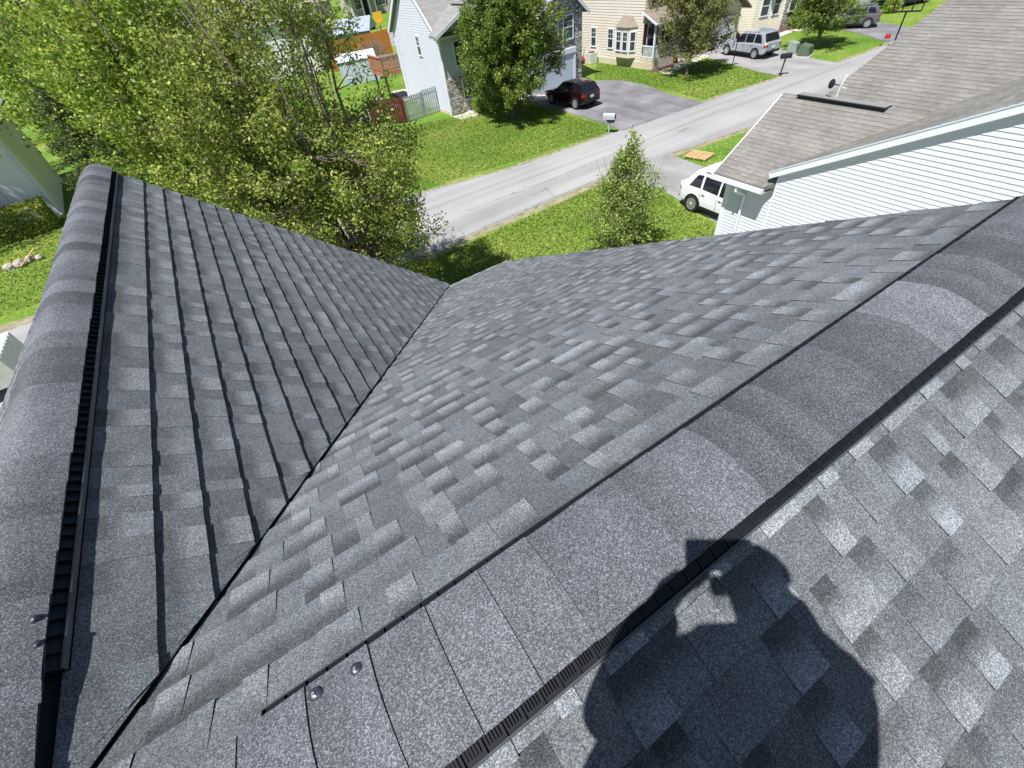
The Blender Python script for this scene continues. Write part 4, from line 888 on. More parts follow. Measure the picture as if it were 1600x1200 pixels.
for i,(dx,dy,s_) in enumerate([(0,0,.33),(.5,.25,.28),(-.45,-.1,.3),(.9,.1,.2)]):
    q=random.Random(i); mb=MB(); c=g+V3(dx,dy,.1); rings=[]
    for j in range(5):
        t=-.4+j*.45; rr=max(.05,math.cos(t)) if j<4 else .05; rings.append([c+V3(math.cos(a*.785)*s_*rr*q.uniform(.85,1.1),math.sin(a*.785)*s_*rr*q.uniform(.85,1.1),s_*math.sin(min(t,1.5))*.8) for a in range(8)])
    for A_,B_ in zip(rings,rings[1:]):
        for k in range(8): mb.quad([A_[k],A_[(k+1)%8],B_[(k+1)%8],B_[k]])
    mb.quad(rings[-1]); tag(mb.build('rock',M['rock']),['largest tan rock of the little pile on the left lawn','tan rock at the right of the pile on the left lawn','tan rock at the left of the pile on the left lawn','smallest tan rock at the end of the pile on the left lawn'][i],'rock','rocks piled on the left lawn')
mb=MB(); mb.beam(g+V3(.1,-.5,.1),g+V3(.9,.5,.5),.06,.04); tag(mb.build('wooden_stake',M['pallet']),'thin yellow stake leaning over the rock pile on the left lawn','stake')
sheet('mulch_bed',[g2(0,372),g2(20,362),g2(80,348),g2(92,345),g2(80,338),g2(0,345)],GZ+.02,M['mulch'],jit=.08,seg=.4)
sheet('mulch_bed',[g2(1140,62),g2(1205,62),g2(1232,50),g2(1260,44),g2(1225,38),g2(1150,40)],GZ+.018,M['mulch'],jit=.1,seg=.4)
sheet('mulch_bed',[g2(1010,112),g2(1040,113),g2(1105,86),g2(1080,88),g2(1030,100)],GZ+.018,M['mulch'],jit=.08,seg=.4)
rr=random.Random(5)
for i in range(9):
    t=i/8; c=G(1028+60*t,104-15*t)+V3(rr.uniform(-.2,.2),rr.uniform(-.2,.2),.08); s_=rr.uniform(.14,.24); mb=MB(); mb.tube([c-V3(0,0,.1),c+V3(0,0,.02),c+V3(0,0,.12)],[s_,s_*1.1,s_*.5],7); tag(mb.build('garden_rock',M['rock']),'pale garden rock in the border below the porch of the cream house','rock','garden rocks edging the porch bed')
# ---------------- vehicles ----------------
def lerp(a,b,t): return a+(b-a)*t
def interp(tab,x):
    for (x0,y0),(x1,y1) in zip(tab,tab[1:]):
        if x<=x1: return y0+(y1-y0)*max(0,(x-x0))/(x1-x0) if x1>x0 else y1
    return tab[-1][1]
def suv(name,label,loc,ang,L,W,Hh,paint,rimm='rim',clad=True,group='parked cars',wheel_r=.37,fastback=.0,hitail=True):
    """x forward 0(rear)..L(front)"""
    root=empty(name,(0,0,0),label,'car',group); hw=W/2
    belt=[(0,1.06),(.25*L,1.08),(.62*L,1.0),(.72*L,1.0),(.9*L,.90),(L,.66)]
    roof=[(0,1.08),(.03*L+fastback*.3,1.12),(.10*L+fastback,Hh-.07),(.18*L+fastback,Hh),(.45*L,Hh+.01),(.55*L,Hh-.06),(.70*L,1.02),(.72*L,1.005),(.9*L,.905),(L,.665)]
    wid=[(0,.86),(.04*L,.95),(.15*L,1),(.8*L,1),(.93*L,.94),(L,.78)]
    low=[(0,.45),(.06*L,.32),(.9*L,.30),(L,.38)]
    xs=sorted(set([round(L*i/44,4) for i in range(45)]+[round(a[0],4) for a in roof if 0<=a[0]<=L])); mb=MB()
    def sec(x):
        h=hw*interp(wid,x); zb=interp(belt,x); zr=max(interp(roof,x),zb+.002); zl=interp(low,x)
        fr=min(1,(zr-zb)/(Hh-1.0)); ht=h*(1-.20*fr)
        return [(h*.90,zl),(h*.985,zl+.10),(h,zl+.3),(h*.995,zb-.10),(h*.955,zb),(lerp(h*.955,ht,.55),lerp(zb,zr,.6)),(ht*.97,zr-.05*fr),(ht*.86,zr-.005),(ht*.45,zr+.015*fr),(0,zr+.02*fr)]
    rings=[[(x,y,z) for y,z in sec(x)]+[(x,-y,z) for y,z in sec(x)[-2::-1]] for x in xs]
    for A_,B_ in zip(rings,rings[1:]):
        for k in range(len(A_)-1): mb.quad([A_[k],A_[k+1],B_[k+1],B_[k]])
        mb.quad([A_[0],B_[0],B_[-1],A_[-1]])
    mb.quad(rings[0][::-1]); mb.quad(rings[-1]); 
    body=mb.build('body',M[paint],root,True)
    # shut lines, handles, cladding
    def sp(x,t,side,off=.006): # point on greenhouse side: t 0 at belt..1 roof
        s=sec(x); y=lerp(s[4][0],s[6][0],t); z=lerp(s[4][1],s[6][1],t)+ (0)
        if t>0 and t<1: y=lerp(s[4][0],s[5][0],t/.6) if t<.6 else lerp(s[5][0],s[6][0],(t-.6)/.4); z=lerp(s[4][1],s[5][1],t/.6) if t<.6 else lerp(s[5][1],s[6][1],(t-.6)/.4)
        return (x,side*(y+off),z+.002)
    for side in(1,-1):
        for (xa,xb,xc,xd) in ((.09*L+fastback*.6,.245*L,.245*L,.14*L+fastback),(.265*L,.43*L,.43*L,.265*L),(.445*L,.655*L,.56*L,.445*L)):
            g_=MB(); t0,t1=.05,.84; n_=6
            for i in range(n_):
                for j in range(3):
                    ta,tb=lerp(t0,t1,j/3),lerp(t0,t1,(j+1)/3)
                    P=lambda u,t: sp(lerp(lerp(xa,xb,u),lerp(xd,xc,u),(t-t0)/(t1-t0)),t,side)
                    g_.quad([P(i/n_,ta),P((i+1)/n_,ta),P((i+1)/n_,tb),P(i/n_,tb)])
            g_.build('window',M['carglass'],root,True)
        for xw_ in(.185*L,.80*L):
            w_=MB(); c=V3(xw_,side*(hw-.11),wheel_r); w_.tube([c+V3(0,-.12,0),c+V3(0,-.11,0),c+V3(0,.11,0),c+V3(0,.12,0)],[wheel_r*.93,wheel_r,wheel_r,wheel_r*.93],24); wo=w_.build('wheel',M['tyre'],root,True)
            ri=MB(); c2=c+V3(0,side*.122,0); ri.tube([c2-V3(0,side*.02,0),c2+V3(0,side*.004,0)],[wheel_r*.66,wheel_r*.64],20)
            rb=ri.build('rim_disc',M['dark'],wo)
            ri=MB()
            for k in range(10):
                a=k*math.pi/5; dd=V3(math.cos(a),0,math.sin(a)); ri.beam(c2+dd*.04+V3(0,side*.012,0),c2+dd*wheel_r*.62+V3(0,side*.012,0),.055,.02,V3(0,side,0))
            ri.tube([c2+V3(0,side*.0,0),c2+V3(0,side*.03,0)],[.07,.05],10)
            N_=20
            for k in range(N_):
                a,b=2*math.pi*k/N_,2*math.pi*(k+1)/N_
                ri.beam(c2+V3(math.cos(a),0,math.sin(a))*wheel_r*.64+V3(0,side*.012,0),c2+V3(math.cos(b),0,math.sin(b))*wheel_r*.64+V3(0,side*.012,0),.03,.03,V3(0,side,0))
            ri.build('rim',M[rimm],wo)
            ar=MB(); n_=14
            for k in range(n_):
                a,b=math.pi*k/n_,math.pi*(k+1)/n_
                q=[(math.cos(a),math.sin(a)),(math.cos(b),math.sin(b))]
                r1,r2=wheel_r*1.02,wheel_r*1.20; yy=side*(hw+.008)
                ar.quad([(xw_+q[0][0]*r1,yy,wheel_r+q[0][1]*r1),(xw_+q[0][0]*r2,yy,wheel_r+q[0][1]*r2),(xw_+q[1][0]*r2,yy,wheel_r+q[1][1]*r2),(xw_+q[1][0]*r1,yy,wheel_r+q[1][1]*r1)])
                ar.quad([(xw_+q[0][0]*r1,yy,wheel_r+q[0][1]*r1),(xw_+q[1][0]*r1,yy,wheel_r+q[1][1]*r1),(xw_+q[1][0]*r1,side*(hw-.03),wheel_r+q[1][1]*r1),(xw_+q[0][0]*r1,side*(hw-.03),wheel_r+q[0][1]*r1)])
                ar.quad([(xw_+q[0][0]*r2,yy,wheel_r+q[0][1]*r2),(xw_+q[1][0]*r2,yy,wheel_r+q[1][1]*r2),(xw_+q[1][0]*r2,side*(hw-.06),wheel_r+q[1][1]*r2),(xw_+q[0][0]*r2,side*(hw-.06),wheel_r+q[0][1]*r2)])
                ar.quad([(xw_,side*(hw+.004),wheel_r),(xw_+q[0][0]*r1,side*(hw+.004),wheel_r+q[0][1]*r1),(xw_+q[1][0]*r1,side*(hw+.004),wheel_r+q[1][1]*r1)])
            ar.build('wheel_arch',M['black'],root)
        tl=MB(); s0=sec(.03*L); tl.quad([(-.012+.0*L,side*hw*.84,1.0),(-.012,side*hw*.84,.82),(.0,side*hw*.62,.84),(0,side*hw*.62,.96)][::1]); tl.quad([(-.012,side*hw*.84,1.0),(-.012,side*hw*.84,.82),(.16,side*(hw*.975+.008),.84),(.14,side*(hw*.96+.008),1.0)]); tl.build('tail_lamp',M['tail'],root)
        mr=MB(); mr.box((.655*L,side*(hw+.10),1.08),(.12,.20,.14)); mr.build('mirror',M[paint],root)
        rr_=MB(); a_=sp(.2*L+fastback,.98,side,.0); b_=sp(.52*L,.98,side,0); rr_.beam(V3(*a_)+V3(0,-side*.03,.06),V3(*b_)+V3(0,-side*.03,.06),.03,.03); rr_.build('roof_rail',M['black'] if paint!='cs' else M['rim'],root)
        ck=MB()
        for xa in(.255*L,.437*L): ck.box((xa,side*(hw+.001),.72),(.012,.008,.50))
        ck.box((.49*L,side*(hw+.001),.36),(.5*L,.012,.12)); 
        for xa in(.29*L,.47*L): ck.box((xa,side*(hw+.004),.90),(.14,.03,.025))
        ck.build('side_trim',M['black'],root)
    # rear glass and windshield
    for (xa,xb,nm) in ((.035*L+fastback*.35,.095*L+fastback,'rear_window'),(.575*L,.69*L,'windshield')):
        g_=MB(); n_=5
        for i in range(n_):
            x0_,x1_=lerp(xa,xb,i/n_),lerp(xa,xb,(i+1)/n_); s0=sec(x0_); s1=sec(x1_)
            def rowp(x,s): return [(x,k*s[7][0]*.98,s[7][1]+.012+(0.0 if abs(k)==1 else .012)) for k in(-1,-.5,0,.5,1)]
            A_,B_=rowp(x0_,s0),rowp(x1_,s1)
            for k in range(4): g_.quad([A_[k],A_[k+1],B_[k+1],B_[k]])
        g_.build(nm,M['carglass'],root,True)
    pb=MB(); pb.box((-.015,0,.50),(.05,W*.8,.16)); pb.build('bumper_trim',M['black'],root)
    pb=MB(); pb.box((-.02,0,.80),(.02,.32,.16)); pb.build('licence_plate',M['plate'],root)
    pb=MB(); pb.box((L*.99,0,.55),(.08,W*.62,.2)); pb.build('grille',M['black'],root)
    for side in(1,-1): hl=MB(); hl.box((L*.955,side*hw*.80,.74),(.22,.3,.1)); hl.build('headlight',M['plate'],root)
    root.location=loc; root.rotation_euler=(0,0,ang)
    return root
# rear axle positions from the ground contact
def place(rear_wheel,ang,L,W,side,**k):
    d=V3(math.cos(ang),math.sin(ang),0); l=V3(-d.y,d.x,0); p=V3(*rear_wheel)-d*(.185*L)-l*side*(W/2-.0); p.z=GZ+.018
    return suv(k['name'],k['label'],p,ang,L,W,k['H'],k['paint'],**k.get('x',{}))
g=G(1080,330); place((g.x-.1,g.y,0),math.radians(-92),5.0,1.95,-1,name='parked_car',label='white sport utility car half hidden behind the neighbour garage',H=1.76,paint='cw',x=dict(fastback=.22))
g=G(1176,93); g1_=G(1136,87); place((g.x,g.y,0),math.atan2(g1_.y-g.y,g1_.x-g.x),5.0,2.0,1,name='parked_car',label='silver sport utility car in the driveway of the cream house',H=1.80,paint='cs')
g=G(900,171); place((g.x-.1,g.y,0),math.radians(93),4.55,1.88,1,name='parked_car',label='dark maroon sport utility car parked in front of the stone garage',H=1.62,paint='cr',x=dict(fastback=.12))
g=G(1352,45); place((g.x,g.y,0),math.radians(120),4.6,1.85,1,name='parked_car',label='dark grey crossover on the far driveway behind the basketball hoop',H=1.65,paint='cg')
g=G(1432,9); place((g.x+1.5,g.y,0),math.radians(165),5.2,2.0,1,name='parked_car',label='black car at the top edge above the neighbour roof',H=1.8,paint='ck')
g=G(573,48); place((g.x,g.y,0),math.radians(100),4.6,1.8,1,name='parked_car',label='dark green car on the back street beside the leaves of the big tree',H=1.5,paint='cgr')
# ---------------- street furniture and small things ----------------
def mailbox(name,label,px,py,h,body,post,ang,s=1.0,lean=0):
    p=G(px,py); E_=empty(name,p,label,'mailbox','mailboxes along the street'); mb=MB(); mb.tube([p,p+V3(lean,0,h)],.055 if s>1 else .03,6); mb.build('post',M[post],E_)
    d=V3(math.cos(ang),math.sin(ang),0); sd=V3(-d.y,d.x,0); c=p+V3(lean,0,h); mb=MB(); w_,l_,t_=.10*s,.26*s,.13*s; pr=[(-w_,0),(w_,0),(w_,t_)]+[(w_*math.cos(a),t_+w_*math.sin(a)) for a in (.5,1.05,1.57,2.09,2.64)]+[(-w_,t_)]
    A_=[c+sd*y+V3(0,0,z)-d*l_ for y,z in pr]; B_=[c+sd*y+V3(0,0,z)+d*l_ for y,z in pr]
    for k in range(len(pr)): j=(k+1)%len(pr); mb.quad([A_[k],A_[j],B_[j],B_[k]])
    mb.quad(A_[::-1]); mb.quad(B_); mb.build('box',M[body],E_)
    mb=MB(); mb.box(c+d*(l_+.006)+V3(0,0,t_*.8),(.01,w_*1.8,t_*1.4),(d,sd,V3(0,0,1))); mb.build('door',M['dark'],E_); return E_
m1=mailbox('mailbox','grey-white plastic mailbox on a wide post beside the asphalt driveway',951,208,.82,'mbx','mbx',math.radians(-60),1.5)
p=G(951,208); mb=MB(); mb.box(p+V3(.05,-.1,.72),(.3,.42,.12)); mb.build('newspaper_tray',M['dark'],m1)
mailbox('mailbox','black mailbox on a thin leaning post at the lawn corner of the cream house',1218,119,1.1,'dark','dark',math.radians(-35),1.4,.15)
p=G(1144,104); L_=empty('lamp_post',p,'thin dark lamp post in the lawn in front of the silver car','lamp post'); mb=MB(); mb.tube([p,p+V3(0,0,1.75)],.035,8); mb.build('post',M['black'],L_); mb=MB(); c=p+V3(0,0,1.75); mb.tube([c,c+V3(0,0,.08),c+V3(0,0,.28),c+V3(0,0,.36)],[.05,.11,.14,.02],6); mb.build('lantern',M['dark'],L_)
# utility boxes
def ubox(px,py,sz,m,label,a=.25):
    p=G(px,py); d=V3(math.cos(a),math.sin(a),0); sd=V3(-d.y,d.x,0); E_=empty('utility_box',p,label,'utility box','utility boxes on the far lawn'); mb=MB(); x,y,z=sz
    B0=[(-x/2,-y/2,0),(x/2,-y/2,0),(x/2,y/2,0),(-x/2,y/2,0)]; Tt=[(-x/2*.95,-y/2*.7,z*.82),(x/2*.95,-y/2*.7,z*.82),(x/2*.95,y/2*.95,z),(-x/2*.95,y/2*.95,z)]
    W_=lambda q:p+d*q[0]+sd*q[1]+V3(0,0,q[2]); B0=[W_(q) for q in B0];Tt=[W_(q) for q in Tt]
    for k in range(4): j=(k+1)%4; mb.quad([B0[k],B0[j],Tt[j],Tt[k]])
    mb.quad(Tt); mb.build('cabinet',M[m],E_); mb=MB(); mb.box(p+V3(0,0,.04),(x*1.15,y*1.15,.1),(d,sd,V3(0,0,1))); mb.build('base',M['concrete'],E_)
    mb=MB(); mb.box(W_((0,-y*.46,z*.42)),(x*.6,.02,z*.5),(d,sd,V3(0,0,1))); mb.build('door_panel',M[m],E_)
ubox(1237,86,(.85,.8,1.0),'pale_green','pale green utility box on the far lawn, left of the darker one'); ubox(1257,88,(1.15,.9,.85),'green_box','dark green transformer box on the far lawn')
# basketball hoop
p=G(1393,77); Hn=V3(-.75,-.3,0).normalized(); Hp=empty('basketball_hoop',p,'black portable basketball hoop leaning at the roadside seen beyond the neighbour roof','basketball hoop'); mb=MB(); top=p+V3(.1,.1,2.3); mb.tube([p,top],.06,8); mb.build('pole',M['black'],Hp)
sd=V3(-Hn.y,Hn.x,0); c=top+V3(0,0,.65)+Hn*.15; mb=MB()
for z in(-.6,.6): mb.beam(c-sd*.9+V3(0,0,z),c+sd*.9+V3(0,0,z),.07,.1)
for u in(-.9,-.3,.3,.9): mb.beam(c+sd*u+V3(0,0,-.6),c+sd*u+V3(0,0,.6),.07,.09,sd)
mb.beam(c-sd*.3,c+sd*.3,.05,.08); mb.build('backboard_frame',M['black'],Hp)
mb=MB(); c3=c+Hn*.35-V3(0,0,.35)
for k in range(14): a,b=k*math.pi/7,(k+1)*math.pi/7; mb.beam(c3+(Hn*math.cos(a)+sd*math.sin(a))*.23,c3+(Hn*math.cos(b)+sd*math.sin(b))*.23,.02,.02)
mb.build('rim',M['redp'],Hp)
g=G(1386,60); mb=MB(); mb.tube([g,g+V3(0,0,.18),g+V3(0,0,.32)],[.22,.2,.14],10); tag(mb.build('red_tub',M['redp']),'faded red plastic tub on the grass beside the basketball hoop','tub')
# yellow hoop-like kids toy behind
p=G(597,52); Yt=empty('toy_hoop',p,'yellow backboard of a toy basketball hoop on the back street','toy hoop'); mb=MB(); mb.tube([p,p+V3(0,0,1.6)],.09,8); mb.build('pole',M['dark'],Yt); mb=MB(); mb.box(p+V3(0,0,2.3),(1.5,.12,1.3),(V3(1,-.2,0).normalized(),V3(.2,1,0).normalized(),V3(0,0,1))); mb.box(p+V3(0,-.2,1.4),(.6,.3,.5)); mb.build('backboard',M['yellow'],Yt)
# pallet
pc=G(1092,246); PL=empty('pallet',pc,'pale wooden pallet lying on the grass beside the neighbour driveway','pallet'); a=math.radians(12); d=V3(math.cos(a),math.sin(a),0); sd=V3(-d.y,d.x,0); pc=pc+V3(0,0,.02)
mb=MB()
for k in range(7): mb.box(pc+d*(-.5+k*.166)+V3(0,0,.125),(.085,1.25,.02),(d,sd,V3(0,0,1)))
mb.build('deck_boards',M['pallet'],PL); mb=MB()
for u in(-.58,0,.58): mb.box(pc+sd*u+V3(0,0,.06),(1.1,.045,.10),(d,sd,V3(0,0,1)))
mb.build('stringers',M['pallet'],PL)
# HVAC unit and red thing beside the cream house
p=G(920,100); HV=empty('air_conditioner',p,'light grey air conditioner unit at the side of the cream house','air conditioner'); mb=MB(); mb.box(p+V3(.3,0,.45),(.85,.85,.85)); mb.build('cabinet',M['hvac'],HV); mb=MB()
for k in range(9): mb.box(p+V3(-.13,-.36+k*.09,.45),(.02,.03,.75))
mb.build('grille',M['found'],HV); mb=MB(); mb.tube([p+V3(.3,0,.875),p+V3(.3,0,.9)],[.36,.33],16); mb.build('fan_guard',M['dark'],HV)
p=G(909,99); T_=empty('lawn_mower',p,'small red lawn mower beside the air conditioner','lawn mower'); mb=MB(); mb.tube([p+V3(0,0,.15),p+V3(0,0,.3),p+V3(0,0,.55)],[.36,.34,.15],10); mb.build('deck',M['redp'],T_); mb=MB(); mb.tube([p+V3(.3,.1,.3),p+V3(.8,.6,1.0)],.03,6); mb.build('handle',M['dark'],T_)
for s_ in(-1,1): mb=MB(); mb.tube([p+V3(-.2,s_*.3,.14),p+V3(-.2,s_*.38,.14)],.14,10); mb.build('wheel',M['tyre'],T_)
# fences behind/left of the white house
def fence(label,p0,p1,h,m,pick=.14,gap=.03,name='fence',tops=0.0,seed=1):
    p0=V3(p0[0],p0[1],GZ);p1=V3(p1[0],p1[1],GZ); d=(p1-p0); L=d.length; d.normalize(); n=V3(d.y,-d.x,0); E_=empty(name,(p0+p1)/2,label,'fence'); mb=MB(); r=random.Random(seed); u=0; ax=(d,n,V3(0,0,1))
    while u<L: hh=h+r.uniform(-tops,tops); mb.box(p0+d*(u+pick/2)+V3(0,0,hh/2+.04),(pick,.025,hh),ax,(r.uniform(.85,1.1),)*3); u+=pick+gap
    mb.build('pickets',M[m],E_); 
    for z in(.35,h-.3): mb=MB(); mb.box((p0+p1)/2-n*.04+V3(0,0,z),(L,.05,.09),ax); mb.build('rail',M[m],E_)
    k=max(1,int(L/2.4))
    for i in range(k+1): mb=MB(); mb.box(p0.lerp(p1,i/k)-n*.1+V3(0,0,h/2),(.1,.1,h),ax); mb.build('post',M[m],E_)
    return E_
q0=G(592,197); q1=G(636,192); q2=G(665,182); q3=G(690,176)
fence('dark red board fence panel at the edge of the big tree',(12.4,40.4),(q1.x,q1.y),1.75,'redwood',.15,.02)
fence('pale grey picket fence between the red panel and the white house',(q1.x+.05,q1.y),(q2.x,q2.y),1.7,'greywood',.12,.05)
fence('grey picket gate panel against the side of the white house',(q2.x+.1,q2.y),(17.95,39.0),1.8,'greywood',.12,.06,name='gate')
f0=G(583,118); f1=G(632,112)
fence('grey picket fence across the back yard below the deck',(f0.x,f0.y),(f1.x+2,f1.y),1.7,'greywood',.14,.07)
o0=G(558,102); o1=G(612,96)
fence('orange-stained board fence behind the grey picket fence',(17.6,69),(26,70),2.9,'orangewood',.28,.01)
# pale shed / tent in the back yard
sc=G(572,128); Sh=empty('garden_shed',sc,'white garden shed with pale windows in front of the orange fence','shed')
d=V3(.97,-.24,0).normalized(); n=V3(d.y,-d.x,0); a=sc-d*2.4; b=sc+d*1.7
flatwall(Sh,(a.x,a.y),(b.x,b.y),[(0,GZ),(4.1,GZ),(4.1,GZ+2.1),(0,GZ+2.1)],'bluewhite','wall',0,.06)
bk=-n*2.2; flatwall(Sh,(b.x,b.y),(b.x+bk.x,b.y+bk.y),[(0,GZ),(2.2,GZ),(2.2,GZ+2.1),(0,GZ+2.1)],'bluewhite','side_wall',0,.06)
mb=MB(); z=GZ+2.1; m_=V3(0,0,.6); A0=V3(a.x,a.y,z)+n*.15-d*.1; A1=V3(b.x,b.y,z)+n*.15+d*.1; B0=A0+bk*1.1; B1=A1+bk*1.1; mid0=(A0+B0)/2+m_; mid1=(A1+B1)/2+m_
mb.quad([A0,A1,mid1,mid0]); mb.quad([B1,B0,mid0,mid1]); mb.quad([A0,mid0,B0]); mb.quad([A1,B1,mid1]); mb.build('roof',M['bluewhite'],Sh)
for u in(.8,1.9,3.1): window(Sh,(a.x,a.y),d,n,u,GZ+1.2,.55,1.1,'glass_teal')
# long pale outbuilding with blue-grey metal wall behind the trees
ob=G(556,75); OB=empty('outbuilding',ob,'long blue-grey outbuilding between the big tree and the back street','outbuilding')
a=V3(14,78,GZ); b=V3(24.5,72,GZ); d=(b-a).normalized(); n=V3(d.y,-d.x,0); L=(b-a).length
flatwall(OB,(a.x,a.y),(b.x,b.y),[(0,GZ),(L,GZ),(L,GZ+3.0),(0,GZ+3.0)],'blueroof','wall',0,.1)
bk=-n*6; mb=MB(); A0=a+n*.3+V3(0,0,3); A1=b+n*.3+V3(0,0,3); B0=A0+bk; B1=A1+bk; m_=V3(0,0,1.3); mid0=(A0+B0)/2+m_; mid1=(A1+B1)/2+m_
mb.quad([A0,A1,mid1,mid0]); mb.quad([B1,B0,mid0,mid1]); mb.quad([A0,mid0,B0]); mb.quad([A1,B1,mid1]); mb.build('roof',M['blueroof'],OB)
sheet('patio',[g2(612,143),g2(640,138),g2(650,158),g2(636,160)],GZ+.02,M['found'])
sheet('path',[g2(590,150),g2(628,165),g2(600,190),g2(560,190)],GZ+.016,M['drivec'])
# ribbed white trailer at the left edge
tc=V3(-10.9,19.9,GZ); TR=empty('trailer',tc,'grey trailer with white ribbed cover at the left edge of the street','trailer'); mb=MB(); mb.b2((tc.x-2.2,tc.y-.85,GZ+.5),(tc.x+2.2,tc.y+1.1,GZ+1.5)); mb.build('body',M['hvac'],TR); mb=MB()
for k in range(8): mb.b2((tc.x-2.2,tc.y-.85+k*.25,GZ+1.5),(tc.x+2.2,tc.y-.67+k*.25,GZ+1.55))
mb.build('roof_ribs',M['trim'],TR)
for s_ in(-1,1): mb=MB(); mb.tube([tc+V3(0,s_*.95,.33),tc+V3(0,s_*1.12,.33)],.33,16); mb.build('wheel',M['tyre'],TR)
# ---------------- grass tufts ----------------
def tufts(name,poly,n,h,seed,pal,z=GZ):
    q=np.random.RandomState(seed); P=np.array(poly); mn=P.min(0);mx_=P.max(0); X=[]
    while len(X)<n:
        c=q.uniform(mn,mx_,(n,2)); ins=np.zeros(n,bool); j=len(P)-1
        for i in range(len(P)):
            xi,yi=P[i];xj,yj=P[j]; ins^=((yi>c[:,1])!=(yj>c[:,1]))&(c[:,0]<(xj-xi)*(c[:,1]-yi)/(yj-yi+1e-9)+xi); j=i
        X+=list(c[ins])
    X=np.array(X[:n]); a=q.uniform(0,6.28,n); w_=q.uniform(.02,.05,n); hh=h*q.uniform(.4,1.3,n); dx=np.cos(a)*w_;dy=np.sin(a)*w_; lx_=q.normal(0,.04,n);ly_=q.normal(0,.04,n)
    z0=np.full(n,z); V=np.stack([np.stack([X[:,0]-dx,X[:,1]-dy,z0],1),np.stack([X[:,0]+dx,X[:,1]+dy,z0],1),np.stack([X[:,0]+lx_+dx*.2,X[:,1]+ly_+dy*.2,z0+hh],1),np.stack([X[:,0]+lx_-dx*.2,X[:,1]+ly_-dy*.2,z0+hh],1)],1)
    pal=np.array(pal); K=pal[q.randint(0,len(pal),n)]*q.uniform(.7,1.3,(n,1)); o=quads_mesh(name,V,K,M['grassblade']); o['kind']='stuff'; o['label']='short spring grass with darker tufts'; o['category']='grass'
GP=[(.13,.22,.03),(.17,.27,.035),(.22,.30,.05),(.30,.34,.08)]
tufts('grass',[(4,9),(17.2,9),(18.3,14.8),(17.4,17.5),(7.5,17.0),(4,17)],34000,.06,501,GP)
tufts('grass',[(9,24.8),(22.4,23.5),(23.6,24.5),(23.7,36),(18,36.2),(10,39)],36000,.06,502,GP)
tufts('grass',[(31.6,23.2),(39.2,22.6),(40.4,27.5),(42,33),(36,32),(36,40),(31.5,35),(32.8,31)],14000,.06,503,GP)
tufts('grass',[(-17,27),(-5,27),(-7,38),(-16,37)],14000,.06,504,GP)
# ---------------- the photographer (stands on the back slope, behind the camera) ----------------
RL=V3(.894,-.447,0); FW=V3(.447,.894,0)
def W_(l,f,u): return CAM+RL*l+FW*f+V3(0,0,u)
PRS=empty('person',V3(W_(.05,-.5,0).x,W_(.05,-.5,0).y,-.42),'person standing on the back roof slope holding up a phone, known by the shadow','person')
def skinmesh(name,chains,m,parent,lev=2,root=0):
    """chains: list of [(pos,radius),...]; chains share points by equal position"""
    vs=[];rs=[];es=[]
    def vid(p,r_):
        for i,v in enumerate(vs):
            if (Vector(v)-Vector(p)).length<1e-5: return i
        vs.append(tuple(p)); rs.append(r_); return len(vs)-1
    for c in chains:
        ids=[vid(p,r_) for p,r_ in c]
        for a,b in zip(ids,ids[1:]): es.append((a,b))
    me=bpy.data.meshes.new(name); me.from_pydata(vs,es,[]); me.materials.append(m); o=bpy.data.objects.new(name,me); COL.objects.link(o)
    o.parent=parent; o.matrix_parent_inverse=Matrix.Translation(-parent.location)
    sk=o.modifiers.new('skin','SKIN'); 
    if not me.skin_vertices: me.attributes.new('skin','FLOAT','POINT') if False else None
    return o,rs,lev
def finish_skin(o,rs,lev):
    me=o.data
    bpy.context.view_layer.objects.active=o
    if len(me.skin_vertices)==0:
        with bpy.context.temp_override(object=o,active_object=o): bpy.ops.mesh.customdata_skin_add()
    d=me.skin_vertices[0].data
    for i,r_ in enumerate(rs):
        rr=r_ if isinstance(r_,tuple) else (r_,r_); d[i].radius=rr; d[i].use_root=(i==0)
    ss=o.modifiers.new('sub','SUBSURF'); ss.levels=lev; ss.render_levels=lev
    o.modifiers['skin'].use_smooth_shade=True
hip=W_(.05,-.52,-.55); waist=W_(.05,-.49,-.36); chest=W_(.06,-.39,-.13); neck0=W_(.05,-.32,.04); neck1=W_(.04,-.255,.11)
headc=W_(.016,-.188,.245); headt=W_(.012,-.20,.315); jaw=W_(.03,-.16,.165)
chains=[[(hip,.13),(waist,.125),(chest,.145),(neck0,.085),(neck1,.055),(jaw,.062),(headc,.082),(headt,.07)]]
hands=[]
fy=lambda p: V3(p.x,p.y,-abs(p.y)*TM+.06)
pc=CAM+CR*.055-CU*.022-CA*.014
